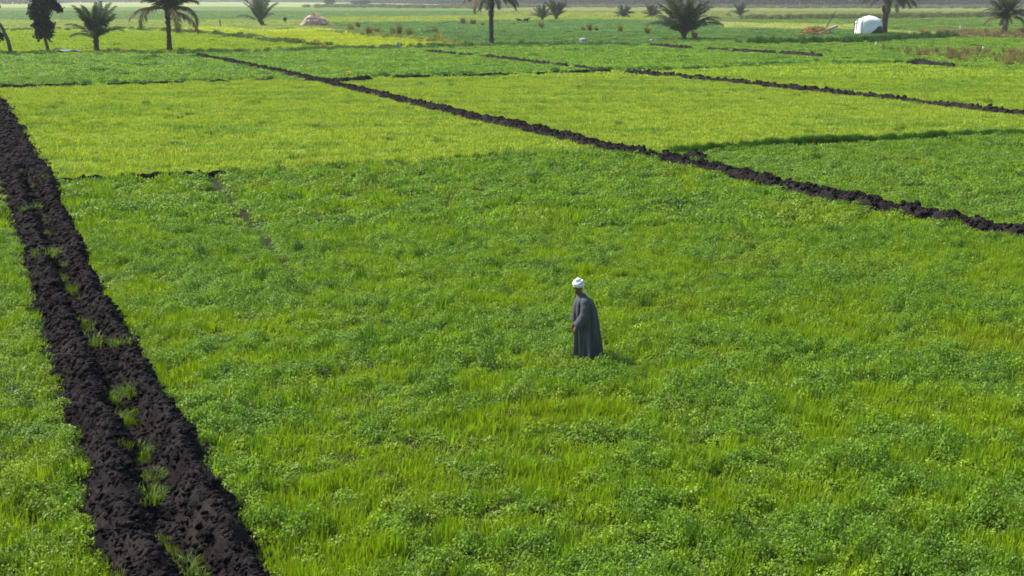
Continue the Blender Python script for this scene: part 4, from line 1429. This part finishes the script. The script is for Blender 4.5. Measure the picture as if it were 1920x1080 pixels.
def man():
    root = empty('person', (MAN.x, MAN.y, 0.0), math.atan2(-0.16, -0.98))
    tag(root, 'man in a long grey robe and white turban standing in the green field', 'person')
    root.scale = (0.945,) * 3
    # ---- body: one skin surface, fingers included
    P, Rr, E = [], [], []

    def add(p, r, parent=None):
        P.append(p)
        Rr.append(r if isinstance(r, tuple) else (r, r))
        if parent is not None:
            E.append((parent, len(P) - 1))
        return len(P) - 1
    pel = add((-.04, 0, .93), (.14, .12))
    sp1 = add((-.03, 0, 1.10), (.14, .11), pel)
    sp2 = add((.0, 0, 1.30), (.16, .115), sp1)
    nk0 = add((.035, 0, 1.43), (.07, .07), sp2)
    nk1 = add((.085, 0, 1.50), (.055, .055), nk0)
    hd0 = add((.125, 0, 1.55), (.066, .075), nk1)
    hd1 = add((.120, 0, 1.63), (.076, .090), hd0)
    hd2 = add((.105, 0, 1.70), (.068, .080), hd1)
    for sy in (-1, 1):
        hip = add((-.04, sy * .095, .88), .09, pel)
        kn = add((.02 if sy > 0 else -.06, sy * .10, .49), .058, hip)
        an = add((-.04 if sy > 0 else -.16, sy * .10, .09), .038, kn)
        ft = add((.03 if sy > 0 else -.09, sy * .105, .04), (.045, .035), an)
        add((.13 if sy > 0 else .01, sy * .115, .025), (.04, .022), ft)
        sh = add((.02, sy * .185, 1.375), .06, sp2)
        el = add((.04, sy * .265, 1.10), .043, sh)
        wr = add((.19 if sy > 0 else .14, sy * .225, .865), .028, el)
        pm = add((.225 if sy > 0 else .17, sy * .222, .80), (.04, .02), wr)
        kn_ = add((.24 if sy > 0 else .18, sy * .22, .765), (.043, .018), pm)
        bx, bz = P[kn_][0], P[kn_][2]
        for q, (dx, ln) in enumerate([(.032, .07), (.011, .08), (-.011, .075), (-.031, .06)]):
            f1 = add((bx + dx, sy * .225, bz - ln * .5), .0095, kn_)
            add((bx + dx - .008, sy * .21, bz - ln), .0080, f1)
        t1 = add((P[pm][0] + .045, sy * .215, P[pm][2] - .02), .0115, pm)
        add((P[pm][0] + .058, sy * .20, P[pm][2] - .055), .0095, t1)
    m = bpy.data.meshes.new('body')
    m.from_pydata(P, E, [])
    m.materials.append(M_SKIN)
    o = link('body', m, root)
    o.modifiers.new('skin', 'SKIN').use_smooth_shade = True
    for k, r in enumerate(Rr):
        m.skin_vertices[0].data[k].radius = r
        m.skin_vertices[0].data[k].use_root = (k == 0)
    o.modifiers.new('sub', 'SUBSURF').levels = 2
    # ---- face pieces, turned with the head (looking down and a little towards the left)
    Mh = Matrix.Translation((.118, 0, 1.615)) @ Matrix.Rotation(R(38), 4, 'Z') @ Matrix.Rotation(R(20), 4, 'Y')

    def blob(name, c, s, mat, parent=root, sub=1):
        V, F = ICO[sub]
        mb = MB()
        mb.add([Mh @ Vector((c[0] + v[0] * s[0], c[1] + v[1] * s[1], c[2] + v[2] * s[2])) for v in V], F.tolist())
        return mb.build(name, mat, parent, True)
    blob('nose', (.092, 0, -.008), (.022, .014, .026), M_SKIN, o)
    blob('chin', (.062, 0, -.078), (.035, .034, .03), M_SKIN, o)
    blob('mouth', (.087, 0, -.052), (.008, .022, .006), M_HAIR, o)
    blob('moustache', (.090, 0, -.038), (.010, .030, .008), M_HAIR, o)
    for sy in (-1, 1):
        blob('eye', (.078, sy * .031, .018), (.010, .013, .008), M_EYE, o)
        blob('eyebrow', (.082, sy * .032, .036), (.010, .019, .005), M_HAIR, o)
        blob('ear', (.0, sy * .080, -.005), (.022, .010, .032), M_SKIN, o)
    # ---- robe
    prof = [  # z, centre x, half depth, half width, fold
        (.07, -.085, .240, .270, .045), (.20, -.085, .240, .270, .045), (.40, -.08, .238, .268, .040), (.60, -.07, .236, .266, .034), (.80, -.06, .234, .264, .027),
        (.95, -.05, .232, .268, .020), (1.10, -.04, .224, .262, .014), (1.22, -.028, .210, .256, .009), (1.32, -.008, .188, .246, .005), (1.38, .008, .162, .226, .003),
        (1.425, .025, .120, .178, .002), (1.455, .038, .092, .118, .001), (1.475, .05, .076, .082, 0), (1.50, .064, .070, .070, 0)]
    pz = np.array(prof)
    zs = np.concatenate([np.linspace(.07, 1.3, 44), np.linspace(1.315, 1.50, 14)])
    na = 112
    V, F = [], []
    for i, z in enumerate(zs):
        cx, dp, wd, fo = (np.interp(z, pz[:, 0], pz[:, k]) for k in (1, 2, 3, 4))
        for k in range(na):
            a = 2 * math.pi * k / na
            w = .55 * math.sin(9 * a + 1.1 * z + .7 * math.sin(2 * a)) + .35 * math.sin(14 * a - 1.7 * z) + .25 * math.sin(5 * a + 2.2 * z)
            kk = 1 + (fo * 1.5 + .012) / .3 * w * 1.15 * min(1, max(0, (1.42 - z) / .1))
            back = .05 * max(0, -math.cos(a)) ** 2 * max(0, (0.9 - z) / .9) ** 1.3      # hem trails behind
            front = .05 * max(0, math.cos(a)) * math.exp(-((z - 1.12) / .25) ** 2)
            x = cx + (dp * kk + front) * math.cos(a) - back
            y = wd * kk * math.sin(a)
            hem = (.02 * math.sin(3 * a + 1) + .10 * max(0, math.cos(a) + .3)) * max(0, 1 - (z - .07) / .3)
            V.append((x, y, z + hem))
    for i in range(len(zs) - 1):
        for k in range(na):
            F.append((i * na + k, i * na + (k + 1) % na, (i + 1) * na + (k + 1) % na, (i + 1) * na + k))
    mb = MB()
    mb.add(V, F)
    rb = mb.build('robe', M_ROBE, root, True)
    rb.modifiers.new('thick', 'SOLIDIFY').thickness = .008
    for sy in (-1, 1):
        mb = MB()
        wx = .185 if sy > 0 else .135
        path3 = [(.02, sy * .14, 1.405), (.018, sy * .205, 1.355), (.022, sy * .248, 1.24), (.04, sy * .272, 1.10), (.105, sy * .258, .98), (wx, sy * .233, .865)]
        rad = [.075, .096, .096, .094, .098, .104]
        # smooth the sleeve
        pts, rr = [], []
        for q in range(41):
            t = q / 40 * (len(path3) - 1)
            i = min(int(t), len(path3) - 2)
            pts.append(Vector(path3[i]).lerp(Vector(path3[i + 1]), t - i))
            rr.append((rad[i] + (rad[i + 1] - rad[i]) * (t - i)) * (1 + .022 * math.sin(q * .83) + .018 * math.sin(q * 2.1 + 1)))
        mb.tube(pts, rr, 20, False)
        sl = mb.build('sleeve', M_ROBE, rb, True)
        sl.modifiers.new('thick', 'SOLIDIFY').thickness = .006
    # collar
    mb = MB()
    mb.tube([(.06 + .076 * math.cos(a), .074 * math.sin(a), 1.495 + .012 * math.cos(a)) for a in np.linspace(0, 2 * math.pi, 25)], [.010] * 25, 6)
    mb.build('collar', M_ROBE, rb, True)
    # ---- turban: crossed wraps of cloth over a cap
    Mt = Mh @ Matrix.Translation((-.020, 0, .070)) @ Matrix.Rotation(R(-10), 4, 'Y') @ Matrix.Scale(.85, 4)
    tb = MB()
    V0, F0 = ICO[1]
    tb.add([Mt @ Vector((v[0] * .105, v[1] * .098, max(v[2], -.30) * (.128 + .03 * max(0, v[2]) ** 3) + .035)) for v in V0], F0.tolist())
    cap = tb.build('turban', M_TURB, root, True)
    for k, (rx, ry, z0, rad, tx, ty, ph) in enumerate([(.104, .096, -.012, .034, .06, .05, .0), (.108, .100, .018, .036, -.14, .10, 1.2), (.100, .094, .046, .034, .16, -.10, 2.2),
                                                       (.082, .078, .076, .034, -.10, -.05, 3.1), (.040, .038, .116, .036, .05, .05, .5)]):
        wb = MB()
        pts, rr = [], []
        for q in range(41):
            a = q / 40 * 2 * math.pi
            z = z0 + .035 * tx * 10 * math.sin(a) * .6 + .035 * ty * 10 * math.cos(a) * .6
            pts.append(Mt @ Vector((rx * math.cos(a), ry * math.sin(a), z)))
            rr.append(rad * (1 + .10 * math.sin(3 * a + ph) + .05 * math.sin(8 * a)))
        wb.tube(pts, rr, 10, False)
        wb.build('wrap', M_TURB, cap, True)
    # loose end hanging behind the neck
    V, F = [], []
    for j in range(11):
        t = j / 10
        for i in range(6):
            s = i / 5 - .5
            V.append((.015 - .075 * t ** .7 - .02 * t, s * (.11 - .02 * t) + .03, 1.62 - .21 * t + .01 * math.sin(i * 2 + j)))
    for j in range(10):
        for i in range(5):
            q = j * 6 + i
            F.append((q, q + 1, q + 7, q + 6))
    mb = MB()
    mb.add(V, F)
    e = mb.build('turban_tail', M_TURB, cap, True)
    e.modifiers.new('thick', 'SOLIDIFY').thickness = .012


man()

# ------------------------------------------------------------------ haze
HAZE = 0.00012
if HAZE:
    mb = MB()
    x0, x1, y0, y1, z0, z1 = -5200, 5200, -250, 9300, -1.0, 22.0
    mb.add([(x0, y0, z0), (x1, y0, z0), (x1, y1, z0), (x0, y1, z0), (x0, y0, z1), (x1, y0, z1), (x1, y1, z1), (x0, y1, z1)],
           [(3, 2, 1, 0), (4, 5, 6, 7), (0, 1, 5, 4), (1, 2, 6, 5), (2, 3, 7, 6), (3, 0, 4, 7)])
    m = bpy.data.materials.new('haze_air')
    m.use_nodes = True
    nt = m.node_tree
    nt.nodes.remove(nt.nodes['Principled BSDF'])
    pv = nt.nodes.new('ShaderNodeVolumePrincipled')
    pv.inputs['Color'].default_value = (0.90, 0.93, 1.0, 1)
    pv.inputs['Density'].default_value = HAZE
    pv.inputs['Anisotropy'].default_value = 0.2
    nt.links.new(pv.outputs[0], nt.nodes['Material Output'].inputs['Volume'])
    tag(mb.build('haze', m), 'thin pale haze over the fields', 'haze', None, 'stuff')
